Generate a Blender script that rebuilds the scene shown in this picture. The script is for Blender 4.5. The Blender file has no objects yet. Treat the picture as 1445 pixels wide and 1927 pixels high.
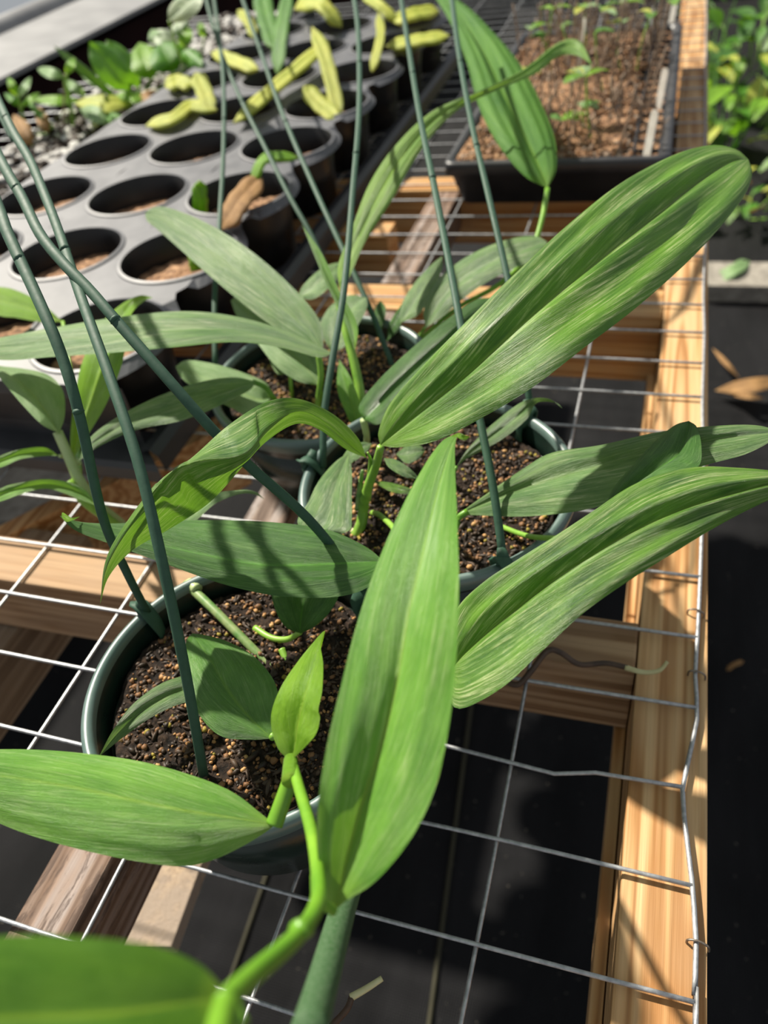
import bpy, bmesh, math, random
from mathutils import Vector, Matrix, noise
random.seed(7)
S = bpy.context.scene
C = S.collection
# ------------------------------------------------------------------ camera, world, sun, exposure
CAMH = 0.40
FPX = 1453.3
RC = Matrix(((0.95092506, 0.10574727, -0.29079037),
             (0.28114425, -0.68777877, 0.66926697),
             (-0.12922629, -0.71817677, -0.68375631)))      # camera axes (right, down, forward) in world space
cam = bpy.data.objects.new('camera', bpy.data.cameras.new('camera'))
C.objects.link(cam)
right, down, fwd = RC.col[0].copy(), RC.col[1].copy(), RC.col[2].copy()
m = Matrix((right, -down, -fwd)).transposed().to_4x4()
m.translation = (0, 0, CAMH)
cam.matrix_world = m
cam.data.sensor_fit = 'VERTICAL'; cam.data.sensor_height = 36; cam.data.lens = FPX * 36 / 1927
cam.data.clip_start = 0.01; cam.data.clip_end = 60
cam.data.dof.use_dof = True; cam.data.dof.focus_distance = 0.33; cam.data.dof.aperture_fstop = 8.5
S.camera = cam
S.view_settings.view_transform = 'Standard'; S.view_settings.look = 'None'
S.view_settings.gamma = 1; S.view_settings.use_curve_mapping = False
S.view_settings.exposure = 0.0

w = bpy.data.worlds.new('world'); S.world = w; w.use_nodes = True
bg = w.node_tree.nodes['Background']
bg.inputs[0].default_value = (0.90, 0.95, 1.0, 1); bg.inputs[1].default_value = 0.40
sl = bpy.data.lights.new('sun', 'SUN'); sl.energy = 8.0; sl.angle = math.radians(1.4); sl.color = (1, 0.93, 0.80)
so = bpy.data.objects.new('sun', sl); C.objects.link(so)
so.rotation_euler = Vector((-0.60, 0.36, 0.71)).to_track_quat('Z', 'Y').to_euler()

# ------------------------------------------------------------------ helpers
def at(px, py, z):
    """the point at height z seen at a place of the 1445x1927 frame"""
    d = RC @ Vector(((px - 722.5) / FPX, (py - 963.5) / FPX, 1))
    return Vector((0, 0, CAMH)) + d * ((z - CAMH) / d.z)
def cat(P, n):
    """n points along a Catmull-Rom curve through P, even by length"""
    P = [Vector(p) for p in P]
    if len(P) == 2:
        return [P[0].lerp(P[1], i / (n - 1)) for i in range(n)]
    Q = [P[0] * 2 - P[1]] + P + [P[-1] * 2 - P[-2]]
    D = []
    for i in range(1, len(Q) - 2):
        a, b, c, d = Q[i - 1:i + 3]
        for k in range(12):
            t = k / 12
            D.append(0.5 * (2 * b + (c - a) * t + (2 * a - 5 * b + 4 * c - d) * t * t + (3 * b - a - 3 * c + d) * t ** 3))
    D.append(P[-1])
    L = [0]
    for i in range(1, len(D)): L.append(L[-1] + (D[i] - D[i - 1]).length)
    out = []; j = 0
    for i in range(n):
        s = L[-1] * i / (n - 1)
        while j < len(D) - 2 and L[j + 1] < s: j += 1
        e = L[j + 1] - L[j]
        out.append(D[j].lerp(D[j + 1], 0 if e < 1e-12 else min(1, (s - L[j]) / e)))
    return out
def lerpl(v, t):
    x = t * (len(v) - 1); i = min(int(x), len(v) - 2)
    return v[i] + (v[i + 1] - v[i]) * (x - i)
def tag(o, label=None, cat_=None, group=None, kind=None):
    if label: o['label'] = label
    if cat_: o['category'] = cat_
    if group: o['group'] = group
    if kind: o['kind'] = kind
    return o
def mesh(name, V, F, mat, parent=None, smooth=True, uv=None, mats=None, fm=None):
    me = bpy.data.meshes.new(name)
    V = [Vector(v) for v in V]
    if parent is not None: org = parent.matrix_world.translation.copy() if False else ORG.get(parent.name, Vector((0, 0, 0)))
    else:
        org = Vector((sum(v.x for v in V) / len(V), sum(v.y for v in V) / len(V), min(v.z for v in V)))
    me.from_pydata([v - org for v in V], [], F)
    me.materials.append(mat)
    if mats:
        for q in mats: me.materials.append(q)
        for p, k in zip(me.polygons, fm): p.material_index = k
    if uv:
        l = me.uv_layers.new(name='UVMap')
        for p in me.polygons:
            for li in p.loop_indices: l.data[li].uv = uv[me.loops[li].vertex_index]
    if smooth:
        for p in me.polygons: p.use_smooth = True
    me.update()
    o = bpy.data.objects.new(name, me); C.objects.link(o)
    if parent is not None: o.parent = parent; ORG[o.name] = org
    else: o.location = org; ORG[o.name] = org
    return o
ORG = {}
def empty(name, loc, label, cat_, group=None):
    o = bpy.data.objects.new(name, None); C.objects.link(o); o.location = loc
    o.empty_display_size = 0.02
    ORG[o.name] = Vector(loc)
    return tag(o, label, cat_, group)
def tube_data(P, r, n=10, flat=1.0, caps=True, ref=Vector((0.3, 0.2, 1))):
    V, F = [], []
    N = len(P)
    for i, p in enumerate(P):
        t = (P[min(i + 1, N - 1)] - P[max(i - 1, 0)]).normalized()
        a = t.cross(ref)
        if a.length < 0.05: a = t.cross(Vector((1, 0, 0)))
        a.normalize(); b = t.cross(a).normalized()
        rr = r(i / (N - 1)) if callable(r) else r
        for k in range(n):
            g = 2 * math.pi * k / n
            V.append(p + a * (rr * math.cos(g)) + b * (rr * flat * math.sin(g)))
    for i in range(N - 1):
        for k in range(n):
            F.append((i * n + k, i * n + (k + 1) % n, (i + 1) * n + (k + 1) % n, (i + 1) * n + k))
    if caps: F.append(tuple(range(n))[::-1]); F.append(tuple((N - 1) * n + k for k in range(n)))
    return V, F
def tube(name, P, r, mat, parent=None, n=10, flat=1.0, seg=None, **k):
    P = [Vector(p) for p in P]
    if seg: P = cat(P, seg)
    V, F = tube_data(P, r, n, flat, **k)
    uv = [((i % n) / n, (i // n) / len(P)) for i in range(len(V))]
    return mesh(name, V, F, mat, parent, uv=uv)
def box(name, x0, x1, y0, y1, z0, z1, mat, parent=None, bev=0.0015, pts=None):
    bm = bmesh.new()
    c = pts or [(x0, y0), (x1, y0), (x1, y1), (x0, y1)]
    lo = [bm.verts.new((x, y, z0)) for x, y in c]; hi = [bm.verts.new((x, y, z1)) for x, y in c]
    bm.faces.new(lo[::-1]); bm.faces.new(hi)
    for i in range(4): bm.faces.new((lo[i], lo[(i + 1) % 4], hi[(i + 1) % 4], hi[i]))
    bmesh.ops.bevel(bm, geom=bm.edges[:], offset=bev, segments=2, affect='EDGES', profile=0.6)
    bm.verts.index_update()
    V = [v.co.copy() for v in bm.verts]; F = [tuple(v.index for v in f.verts) for f in bm.faces]
    bm.free()
    return mesh(name, V, F, mat, parent, smooth=False)

# ------------------------------------------------------------------ materials
def newmat(name):
    m = bpy.data.materials.new(name); m.use_nodes = True
    nt = m.node_tree; return m, nt, nt.nodes['Principled BSDF']
def N(nt, kind, **k):
    n = nt.nodes.new(kind)
    for a, b in k.items():
        if a.startswith('_'): setattr(n, a[1:], b)
        else: n.inputs[a.replace('__', ' ')].default_value = b
    return n
def ramp(nt, src, stops):
    r = nt.nodes.new('ShaderNodeValToRGB'); e = r.color_ramp.elements
    while len(e) < len(stops): e.new(0.5)
    for q, (p, c) in zip(e, stops): q.position = p; q.color = (*c, 1) if len(c) == 3 else c
    nt.links.new(src, r.inputs[0]); return r.outputs[0]
def mapped(nt, coord, scale, rot=(0, 0, 0)):
    t = nt.nodes.new('ShaderNodeTexCoord'); mp = nt.nodes.new('ShaderNodeMapping')
    mp.inputs['Scale'].default_value = scale; mp.inputs['Rotation'].default_value = rot
    nt.links.new(t.outputs[coord], mp.inputs[0]); return mp.outputs[0]
def noise_(nt, vec, scale=5, detail=4, rough=0.55, dist=0):
    n = nt.nodes.new('ShaderNodeTexNoise'); n.inputs['Scale'].default_value = scale
    n.inputs['Detail'].default_value = detail; n.inputs['Roughness'].default_value = rough
    n.inputs['Distortion'].default_value = dist
    nt.links.new(vec, n.inputs['Vector']); return n.outputs['Fac']
def mix(nt, f, a, b, mode='MIX'):
    n = nt.nodes.new('ShaderNodeMix'); n.data_type = 'RGBA'; n.blend_type = mode
    for s, v in ((n.inputs['Factor'], f), (n.inputs['A'], a), (n.inputs['B'], b)):
        pass
    def put(sock, v):
        if hasattr(v, 'node'): nt.links.new(v, sock)
        elif isinstance(v, (int, float)): sock.default_value = v
        else: sock.default_value = (*v, 1) if len(v) == 3 else v
    put(n.inputs[0], f); put(n.inputs[6], a); put(n.inputs[7], b)
    return n.outputs[2]
def math_(nt, op, a, b=None, c=None):
    n = nt.nodes.new('ShaderNodeMath'); n.operation = op
    for i, v in enumerate((a, b, c)):
        if v is None: continue
        if hasattr(v, 'node'): nt.links.new(v, n.inputs[i])
        else: n.inputs[i].default_value = v
    return n.outputs[0]
def bump(nt, bs, h, strength=0.3, dist=0.001):
    b = nt.nodes.new('ShaderNodeBump'); b.inputs['Strength'].default_value = strength; b.inputs['Distance'].default_value = dist
    nt.links.new(h, b.inputs['Height']); nt.links.new(b.outputs[0], bs.inputs['Normal']); return b

def leafmat(name, dark, mid, silver, sil_amt, rib, trans, tr=0.32, rough=0.38, spec=0.5, seed=0.0):
    m, nt, bs = newmat(name)
    tc = nt.nodes.new('ShaderNodeTexCoord'); sep = nt.nodes.new('ShaderNodeSeparateXYZ'); nt.links.new(tc.outputs['UV'], sep.inputs[0])
    u, v = sep.outputs[0], sep.outputs[1]
    au = math_(nt, 'ABSOLUTE', math_(nt, 'SUBTRACT', u, 0.5))
    oi = nt.nodes.new('ShaderNodeObjectInfo')
    off = math_(nt, 'MULTIPLY', oi.outputs['Random'], 37.0)
    side = math_(nt, 'MULTIPLY', math_(nt, 'GREATER_THAN', u, 0.5), 5.3)
    def vec(su, sv, shear):
        # veins leave the midrib at a low angle and run out towards the tip
        cb = nt.nodes.new('ShaderNodeCombineXYZ')
        uu = math_(nt, 'SUBTRACT', math_(nt, 'MULTIPLY', au, su), math_(nt, 'MULTIPLY', v, shear))
        nt.links.new(uu, cb.inputs[0]); nt.links.new(math_(nt, 'MULTIPLY', v, sv), cb.inputs[1]); nt.links.new(math_(nt, 'ADD', off, side), cb.inputs[2])
        return cb.outputs[0]
    streak = noise_(nt, vec(26, 2.6, 9), 1.6, 6, 0.72, 0.5)
    fine = noise_(nt, vec(110, 14, 38), 1.6, 4, 0.7, 0.3)
    patch = noise_(nt, vec(5, 5, 1.5), 1.5, 3, 0.6, 0.4)
    blotch = noise_(nt, vec(2.2, 4.5, 0.8), 1.3, 3, 0.5, 0.4)
    c = mix(nt, ramp(nt, math_(nt, 'ADD', math_(nt, 'MULTIPLY', blotch, 0.6), math_(nt, 'MULTIPLY', streak, 0.4)), [(0.35, (0, 0, 0)), (0.62, (1, 1, 1))]), dark, mid)
    sm = math_(nt, 'MULTIPLY', ramp(nt, streak, [(0.47, (0, 0, 0)), (0.62, (1, 1, 1))]), ramp(nt, fine, [(0.42, (0.1, 0.1, 0.1)), (0.58, (1, 1, 1))]))
    sm = math_(nt, 'MULTIPLY', math_(nt, 'MULTIPLY', sm, sil_amt), ramp(nt, patch, [(0.38, (0.25, 0.25, 0.25)), (0.6, (1.6, 1.6, 1.6))]))
    c = mix(nt, sm, c, silver)
    ribm = ramp(nt, au, [(0.0, (1, 1, 1)), (0.012, (0.6, 0.6, 0.6)), (0.03, (0, 0, 0))])
    ribm = math_(nt, 'MULTIPLY', ribm, math_(nt, 'SUBTRACT', 0.95, math_(nt, 'MULTIPLY', v, 0.7)))
    c = mix(nt, ribm, c, rib)
    basem = ramp(nt, v, [(0.0, (0.7, 0.7, 0.7)), (0.10, (0, 0, 0))])
    c = mix(nt, basem, c, rib)
    nt.links.new(c, bs.inputs['Base Color'])
    bs.inputs['Roughness'].default_value = rough; bs.inputs['Specular IOR Level'].default_value = spec
    nt.links.new(math_(nt, 'ADD', rough - 0.12, math_(nt, 'MULTIPLY', fine, 0.28)), bs.inputs['Roughness'])
    bs.inputs['Sheen Weight'].default_value = 0.0
    h = math_(nt, 'ADD', math_(nt, 'MULTIPLY', streak, 0.9), math_(nt, 'MULTIPLY', fine, 0.5))
    h = math_(nt, 'ADD', h, math_(nt, 'MULTIPLY', patch, 1.2))
    b = bump(nt, bs, h, 0.7, 0.0011)
    t = nt.nodes.new('ShaderNodeBsdfTranslucent')
    tcol = mix(nt, 0.55, mix(nt, 1.0, c, (1.5, 1.5, 1.0), 'MULTIPLY'), trans)
    nt.links.new(tcol, t.inputs[0]); nt.links.new(b.outputs[0], t.inputs['Normal'])
    ms = nt.nodes.new('ShaderNodeMixShader'); ms.inputs[0].default_value = tr
    nt.links.new(bs.outputs[0], ms.inputs[1]); nt.links.new(t.outputs[0], ms.inputs[2])
    nt.links.new(ms.outputs[0], nt.nodes['Material Output'].inputs[0])
    return m
M = {}
M['mature'] = leafmat('leaf_mature', (0.026, 0.105, 0.010), (0.14, 0.32, 0.024), (0.68, 0.72, 0.40), 0.55, (0.20, 0.38, 0.04), (0.25, 0.50, 0.03), 0.24, 0.33, 0.6)
M['silver'] = leafmat('leaf_silver', (0.06, 0.165, 0.04), (0.16, 0.30, 0.075), (0.60, 0.64, 0.42), 0.55, (0.20, 0.34, 0.10), (0.25, 0.45, 0.08), 0.24, 0.42, 0.8)
M['plaingreen'] = leafmat('leaf_smooth', (0.05, 0.15, 0.008), (0.09, 0.22, 0.014), (0.2, 0.35, 0.06), 0.15, (0.3, 0.45, 0.03), (0.3, 0.55, 0.02), 0.35, 0.5, 0.3)  # own smooth green of the bottom left leaf, hardly any silver
M['smooth'] = leafmat('leaf_rounded', (0.06, 0.18, 0.025), (0.12, 0.30, 0.045), (0.30, 0.44, 0.18), 0.4, (0.2, 0.40, 0.05), (0.25, 0.5, 0.04), 0.28, 0.3, 0.7)
M['broad'] = leafmat('leaf_shaded_green', (0.035, 0.15, 0.01), (0.09, 0.25, 0.018), (0.2, 0.36, 0.08), 0.25, (0.18, 0.36, 0.03), (0.2, 0.5, 0.015), 0.25, 0.5, 0.3)  # darkened green: shade on the big upper leaf is put into the colour
M['deep'] = leafmat('leaf_deep', (0.032, 0.10, 0.02), (0.075, 0.20, 0.032), (0.24, 0.38, 0.14), 0.35, (0.12, 0.34, 0.04), (0.2, 0.45, 0.04), 0.22)
M['fresh'] = leafmat('leaf_fresh', (0.10, 0.30, 0.025), (0.20, 0.46, 0.05), (0.52, 0.66, 0.30), 0.42, (0.34, 0.56, 0.06), (0.36, 0.62, 0.04), 0.28, 0.38, 0.8)
M['bright'] = leafmat('leaf_sunlit', (0.12, 0.28, 0.04), (0.25, 0.44, 0.08), (0.6, 0.68, 0.38), 0.6, (0.34, 0.56, 0.06), (0.36, 0.62, 0.04), 0.30)  # paled green: sunlight on the long arching leaf is painted in
M['lime'] = leafmat('leaf_lime', (0.16, 0.36, 0.02), (0.27, 0.52, 0.04), (0.5, 0.66, 0.25), 0.2, (0.40, 0.60, 0.08), (0.42, 0.68, 0.03), 0.38, 0.28)
M['pale'] = leafmat('leaf_pale', (0.20, 0.36, 0.14), (0.32, 0.48, 0.22), (0.5, 0.6, 0.38), 0.4, (0.38, 0.52, 0.18), (0.35, 0.55, 0.12), 0.3)
M['weed'] = leafmat('leaf_weed', (0.05, 0.20, 0.015), (0.12, 0.34, 0.02), (0.3, 0.5, 0.1), 0.2, (0.2, 0.4, 0.05), (0.3, 0.55, 0.02), 0.35, 0.4)
M['yellow'] = leafmat('leaf_yellow', (0.38, 0.46, 0.05), (0.62, 0.64, 0.10), (0.75, 0.75, 0.3), 0.3, (0.7, 0.7, 0.2), (0.6, 0.65, 0.05), 0.3, 0.5)
M['dry'] = leafmat('leaf_dry', (0.22, 0.11, 0.035), (0.42, 0.23, 0.08), (0.55, 0.38, 0.2), 0.3, (0.4, 0.25, 0.1), (0.4, 0.25, 0.08), 0.15, 0.7)
M['white'] = leafmat('leaf_white', (0.35, 0.45, 0.28), (0.6, 0.68, 0.5), (0.8, 0.85, 0.7), 0.4, (0.5, 0.6, 0.4), (0.4, 0.5, 0.3), 0.3, 0.5)

def stemmat(name, a, b, rough=0.4, sc=40, tr=0.0):
    m, nt, bs = newmat(name)
    f = noise_(nt, mapped(nt, 'Object', (sc, sc, sc * 0.6)), 1.5, 4)
    c = mix(nt, ramp(nt, f, [(0.35, (0, 0, 0)), (0.65, (1, 1, 1))]), a, b)
    nt.links.new(c, bs.inputs['Base Color']); bs.inputs['Roughness'].default_value = rough
    bs.inputs['Subsurface Weight'].default_value = tr; bs.inputs['Subsurface Radius'].default_value = (0.004, 0.006, 0.001)
    bs.inputs['Subsurface Scale'].default_value = 0.5
    return m
M['stem'] = stemmat('stem_green', (0.15, 0.33, 0.04), (0.30, 0.52, 0.07))
M['stemlime'] = stemmat('stem_lime', (0.11, 0.28, 0.018), (0.20, 0.40, 0.03), 0.4)
M['stempale'] = stemmat('stem_pale', (0.38, 0.50, 0.20), (0.5, 0.6, 0.28))
M['stemdk'] = stemmat('stem_speckled', (0.10, 0.24, 0.05), (0.28, 0.36, 0.14), 0.5, 120)
M['root'] = stemmat('root_brown', (0.05, 0.03, 0.02), (0.10, 0.06, 0.04), 0.6, 90)
M['roottip'] = stemmat('root_tip', (0.50, 0.45, 0.22), (0.62, 0.60, 0.34), 0.4, 60)
M['twig'] = stemmat('twig', (0.22, 0.15, 0.10), (0.36, 0.27, 0.20), 0.8, 60)

def plain(name, col, rough=0.5, metal=0.0, spec=0.5, noise_sc=0, col2=None, bumpd=0.0, coat=0):
    m, nt, bs = newmat(name)
    bs.inputs['Base Color'].default_value = (*col, 1); bs.inputs['Roughness'].default_value = rough
    bs.inputs['Metallic'].default_value = metal; bs.inputs['Specular IOR Level'].default_value = spec
    bs.inputs['Coat Weight'].default_value = coat
    if noise_sc:
        f = noise_(nt, mapped(nt, 'Object', (1, 1, 1)), noise_sc, 5)
        if col2: nt.links.new(mix(nt, ramp(nt, f, [(0.38, (0, 0, 0)), (0.62, (1, 1, 1))]), col, col2), bs.inputs['Base Color'])
        nt.links.new(math_(nt, 'ADD', rough - 0.12, math_(nt, 'MULTIPLY', f, 0.24)), bs.inputs['Roughness'])
        if bumpd: bump(nt, bs, f, 0.5, bumpd)
    return m
M['potrim'] = plain('pot_rim_plastic', (0.085, 0.145, 0.13), 0.40, 0, 1.0, 60, (0.11, 0.17, 0.155))
M['potgreen'] = plain('pot_green_plastic', (0.008, 0.020, 0.015), 0.3, 0, 0.5, 60, (0.012, 0.028, 0.021))  # body and inner wall darker than the rim, their shade painted in
M['hanger'] = plain('hanger_green_plastic', (0.032, 0.082, 0.052), 0.6, 0, 0.35, 200, (0.040, 0.098, 0.062), 0.0002)
M['stake'] = plain('stake_green_coating', (0.035, 0.095, 0.03), 0.7, 0, 0.3, 1100, (0.08, 0.14, 0.07), 0.0004)
M['blackpl'] = plain('tray_black_plastic', (0.022, 0.023, 0.027), 0.45, 0, 0.6, 30, (0.034, 0.035, 0.04))
M['sunlit_deck'] = plain('tray_sunlit_top_plastic', (0.068, 0.071, 0.084), 0.5, 0, 0.9, 30, (0.095, 0.098, 0.112))  # black plastic lightened: the deck's grey sun sheen is put into the colour
M['blackcup'] = plain('cup_black_plastic', (0.008, 0.008, 0.009), 0.35, 0, 0.4, 30, (0.013, 0.013, 0.014))
M['wire'] = plain('galvanised_wire', (0.36, 0.37, 0.39), 0.45, 0.6, 0.5, 300, (0.52, 0.53, 0.54), 0.0003)
M['staple'] = plain('staple_steel', (0.20, 0.16, 0.13), 0.45, 0.8, 0.5, 300, (0.32, 0.28, 0.24))
M['label'] = plain('white_label_plastic', (0.62, 0.60, 0.55), 0.5, 0, 0.4, 80, (0.50, 0.47, 0.42))
M['rail'] = plain('white_painted_rail', (0.22, 0.22, 0.225), 0.5, 0, 0.4, 8, (0.27, 0.27, 0.275))
M['maroon'] = plain('dark_maroon_wall', (0.012, 0.005, 0.005), 0.9, 0, 0.1, 6, (0.018, 0.007, 0.007))

def wood(name, axis, cols, sc=1.0, grain=1.0, rough=0.6, dirt=0.0, ringd=0.0012, crack=0.0):
    """axis = the direction the grain runs in"""
    m, nt, bs = newmat(name)
    s = [38 * sc, 38 * sc, 38 * sc]; s[axis] = 1.3 * sc
    v = mapped(nt, 'Object', tuple(s))
    f = noise_(nt, v, 1.6, 2, 0.4, 0.15)
    wv = nt.nodes.new('ShaderNodeMath'); wv.operation = 'SINE'
    # growth rings: bands across the board, warped slowly along it
    s2 = [1, 1, 1]
    rings = math_(nt, 'ADD', math_(nt, 'MULTIPLY', math_(nt, 'SINE', math_(nt, 'MULTIPLY', f, 34 * grain)), 0.5), 0.5)
    s3 = [420 * sc, 420 * sc, 420 * sc]; s3[axis] = 9 * sc
    fib = noise_(nt, mapped(nt, 'Object', tuple(s3)), 1.0, 3, 0.6)
    big = noise_(nt, mapped(nt, 'Object', (9, 9, 9)), 1.5, 3)
    c = ramp(nt, rings, [(0.0, cols[0]), (0.45, cols[1]), (1.0, cols[2])])
    c = mix(nt, math_(nt, 'MULTIPLY', ramp(nt, fib, [(0.45, (0, 0, 0)), (0.75, (1, 1, 1))]), 0.4), c, cols[3])
    c = mix(nt, math_(nt, 'MULTIPLY', ramp(nt, big, [(0.42, (0, 0, 0)), (0.65, (1, 1, 1))]), dirt), c, cols[4] if len(cols) > 4 else cols[3])
    if crack:
        s4 = [150, 150, 150]; s4[axis] = 22
        ck = noise_(nt, mapped(nt, 'Object', tuple(s4)), 1.0, 5, 0.75, 0.6)
        c = mix(nt, math_(nt, 'MULTIPLY', ramp(nt, ck, [(0.50, (0, 0, 0)), (0.58, (1, 1, 1))]), crack), c, cols[3])
    nt.links.new(c, bs.inputs['Base Color']); bs.inputs['Roughness'].default_value = rough
    bs.inputs['Specular IOR Level'].default_value = 0.3
    bump(nt, bs, math_(nt, 'ADD', math_(nt, 'MULTIPLY', rings, 0.6), fib), 0.4, ringd)
    return m
PINE = ((0.38, 0.18, 0.06), (0.58, 0.33, 0.14), (0.68, 0.44, 0.22), (0.36, 0.20, 0.09), (0.44, 0.32, 0.20))
M['pineY'] = wood('pine_along_bench', 1, PINE, dirt=0.25)
M['pineX'] = wood('pine_across_bench', 0, ((0.40, 0.17, 0.05), (0.55, 0.28, 0.09), (0.62, 0.36, 0.15), (0.30, 0.15, 0.06), (0.42, 0.30, 0.18)), dirt=0.4)
GREY = ((0.13, 0.09, 0.07), (0.30, 0.23, 0.19), (0.38, 0.33, 0.31), (0.07, 0.045, 0.035), (0.30, 0.17, 0.10))
M['greyY'] = wood('weathered_wood_along', 1, GREY, grain=0.7, rough=0.8, dirt=0.4, crack=0.75)
M['greyX'] = wood('weathered_wood_across', 0, ((0.24, 0.13, 0.06), (0.38, 0.23, 0.12), (0.46, 0.30, 0.17), (0.16, 0.09, 0.05), (0.40, 0.27, 0.17)), grain=0.8, rough=0.75, dirt=0.5)
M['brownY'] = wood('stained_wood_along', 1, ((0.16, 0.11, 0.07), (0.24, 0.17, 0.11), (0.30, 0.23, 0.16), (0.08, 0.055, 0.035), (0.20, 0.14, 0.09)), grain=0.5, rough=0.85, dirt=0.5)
# gritty tan plank; a sunlit patch is put into its shape
m_, nt, bs = newmat('tan_mossy_plank'); 
f = noise_(nt, mapped(nt, 'Object', (1, 1, 1)), 160, 6, 0.7)
f2 = noise_(nt, mapped(nt, 'Object', (1, 1, 1)), 30, 3, 0.6)
nt.links.new(mix(nt, ramp(nt, f2, [(0.4, (0, 0, 0)), (0.6, (1, 1, 1))]), ramp(nt, f, [(0.35, (0.20, 0.15, 0.11)), (0.5, (0.42, 0.31, 0.21)), (0.65, (0.55, 0.42, 0.28))]), (0.34, 0.27, 0.21)), bs.inputs['Base Color'])
bs.inputs['Roughness'].default_value = 0.9; bump(nt, bs, f, 0.6, 0.003); M['tan'] = m_
# soil
def soilmat(name, a, b, c_, sc=260):
    m, nt, bs = newmat(name)
    v = mapped(nt, 'Object', (1, 1, 1))
    f = noise_(nt, v, sc, 6, 0.75); g = noise_(nt, v, sc * 0.25, 3, 0.6)
    vo = nt.nodes.new('ShaderNodeTexVoronoi'); vo.inputs['Scale'].default_value = sc * 1.6; nt.links.new(v, vo.inputs['Vector'])
    c = ramp(nt, f, [(0.38, a), (0.52, b), (0.68, c_)])
    c = mix(nt, ramp(nt, vo.outputs['Distance'], [(0.0, (0.5, 0.5, 0.5)), (0.5, (0, 0, 0))]), c, b)
    nt.links.new(c, bs.inputs['Base Color']); bs.inputs['Roughness'].default_value = 0.85
    bs.inputs['Specular IOR Level'].default_value = 0.35
    bump(nt, bs, math_(nt, 'ADD', f, g), 0.9, 0.003)
    return m
M['soil'] = soilmat('dark_potting_soil', (0.006, 0.004, 0.003), (0.028, 0.016, 0.010), (0.09, 0.052, 0.03))
M['soilorange'] = soilmat('orange_brown_soil', (0.05, 0.025, 0.015), (0.32, 0.17, 0.085), (0.66, 0.42, 0.24), 110)
M['grain'] = plain('tan_granule', (0.34, 0.16, 0.055), 0.6, 0, 0.4, 160, (0.58, 0.34, 0.14))
M['grain3'] = plain('brown_granule', (0.16, 0.075, 0.03), 0.6, 0, 0.4, 160, (0.26, 0.13, 0.055))
M['grain2'] = plain('dark_granule', (0.018, 0.010, 0.006), 0.6, 0, 0.5, 160, (0.07, 0.04, 0.022))
M['mossgrain'] = plain('olive_granule', (0.22, 0.18, 0.03), 0.7, 0, 0.3, 160, (0.40, 0.30, 0.06))
M['stone'] = plain('pale_gravel', (0.50, 0.48, 0.45), 0.8, 0, 0.3, 25, (0.78, 0.76, 0.72))
# woven ground cover
m_, nt, bs = newmat('black_ground_cover')
v = mapped(nt, 'Object', (1, 1, 1))
wa = nt.nodes.new('ShaderNodeTexWave'); wa.bands_direction = 'X'; wa.inputs['Scale'].default_value = 90; wa.inputs['Distortion'].default_value = 1.2; nt.links.new(v, wa.inputs['Vector'])
wb = nt.nodes.new('ShaderNodeTexWave'); wb.bands_direction = 'Y'; wb.inputs['Scale'].default_value = 90; wb.inputs['Distortion'].default_value = 1.2; nt.links.new(v, wb.inputs['Vector'])
g = noise_(nt, mapped(nt, 'Object', (3.2, 0.9, 1)), 3, 5, 0.6)
sp = noise_(nt, v, 95, 2, 0.5)
c = mix(nt, ramp(nt, g, [(0.35, (0, 0, 0)), (0.7, (1, 1, 1))]), (0.004, 0.0042, 0.005), (0.013, 0.013, 0.0145))
c = mix(nt, ramp(nt, sp, [(0.70, (0, 0, 0)), (0.76, (1, 1, 1))]), c, (0.12, 0.11, 0.09))
nt.links.new(c, bs.inputs['Base Color']); bs.inputs['Roughness'].default_value = 0.65; bs.inputs['Specular IOR Level'].default_value = 0.15
bump(nt, bs, math_(nt, 'ADD', wa.outputs['Fac'], wb.outputs['Fac']), 0.5, 0.002); M['fabric'] = m_
M['thread'] = plain('olive_guide_thread', (0.035, 0.032, 0.015), 0.8)
M['concrete'] = plain('pale_concrete', (0.36, 0.33, 0.28), 0.85, 0, 0.3, 40, (0.22, 0.20, 0.17), 0.002)

# ------------------------------------------------------------------ the setting
GZ = -0.78
fl = mesh('floor', [(-4, -1.5, GZ), (3, -1.5, GZ), (3, 7, GZ), (-4, 7, GZ)], [(0, 1, 2, 3)], M['fabric'], smooth=False)
tag(fl, kind='structure')
for a, b in (((880, 1380), (800, 1990)), ((505, 1640), (395, 1960))):
    p, q = at(*a, GZ), at(*b, GZ); d = (p - q)
    tube('guide_thread', [q - d * 0.4 + Vector((0, 0, 0.003)), p + d * 1.4 + Vector((0, 0, 0.003))], 0.0035, M['thread'], fl, 6, seg=20)
wl = box('wall_left', -1.75, -1.62, -1.2, 7, GZ, -0.05, M['maroon'], bev=0.004); tag(wl, kind='structure')
wb_ = box('wall_back', -1.62, 3, 6.2, 6.3, GZ, 0.5, M['maroon'], bev=0.004); tag(wb_, kind='structure')

# ------------------------------------------------------------------ bench frame: every board a thing
def board(name, label, mat, x0, x1, y0, y1, z0, z1, kinds='board', group=None, **k):
    o = box(name, x0, x1, y0, y1, z0, z1, mat, **k); return tag(o, label, kinds, group)
board('side_rail', 'thick yellow pine rail with strong grain along the right edge of the bench', M['pineY'], 0.0193, 0.0588, -0.25, 2.3, -0.089, -0.0015)
board('ledger_strip', 'thin pine strip fixed low against the inner side of the right rail', M['pineY'], 0.0116, 0.0186, -0.25, 2.3, -0.105, -0.066)
board('cross_board', 'pine cross board under the front pots, its right end butting the rail', M['greyX'], 0, 0, 0, 0, -0.0645, -0.0015,
      pts=[(-1.0, 0.268), (0.0185, 0.283), (0.0185, 0.321), (-1.0, 0.316)])
board('cross_board', 'pine cross board behind the right pot with brown shaded front face', M['pineX'], -1.0, 0.0185, 0.690, 0.742, -0.075, -0.0015)
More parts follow.
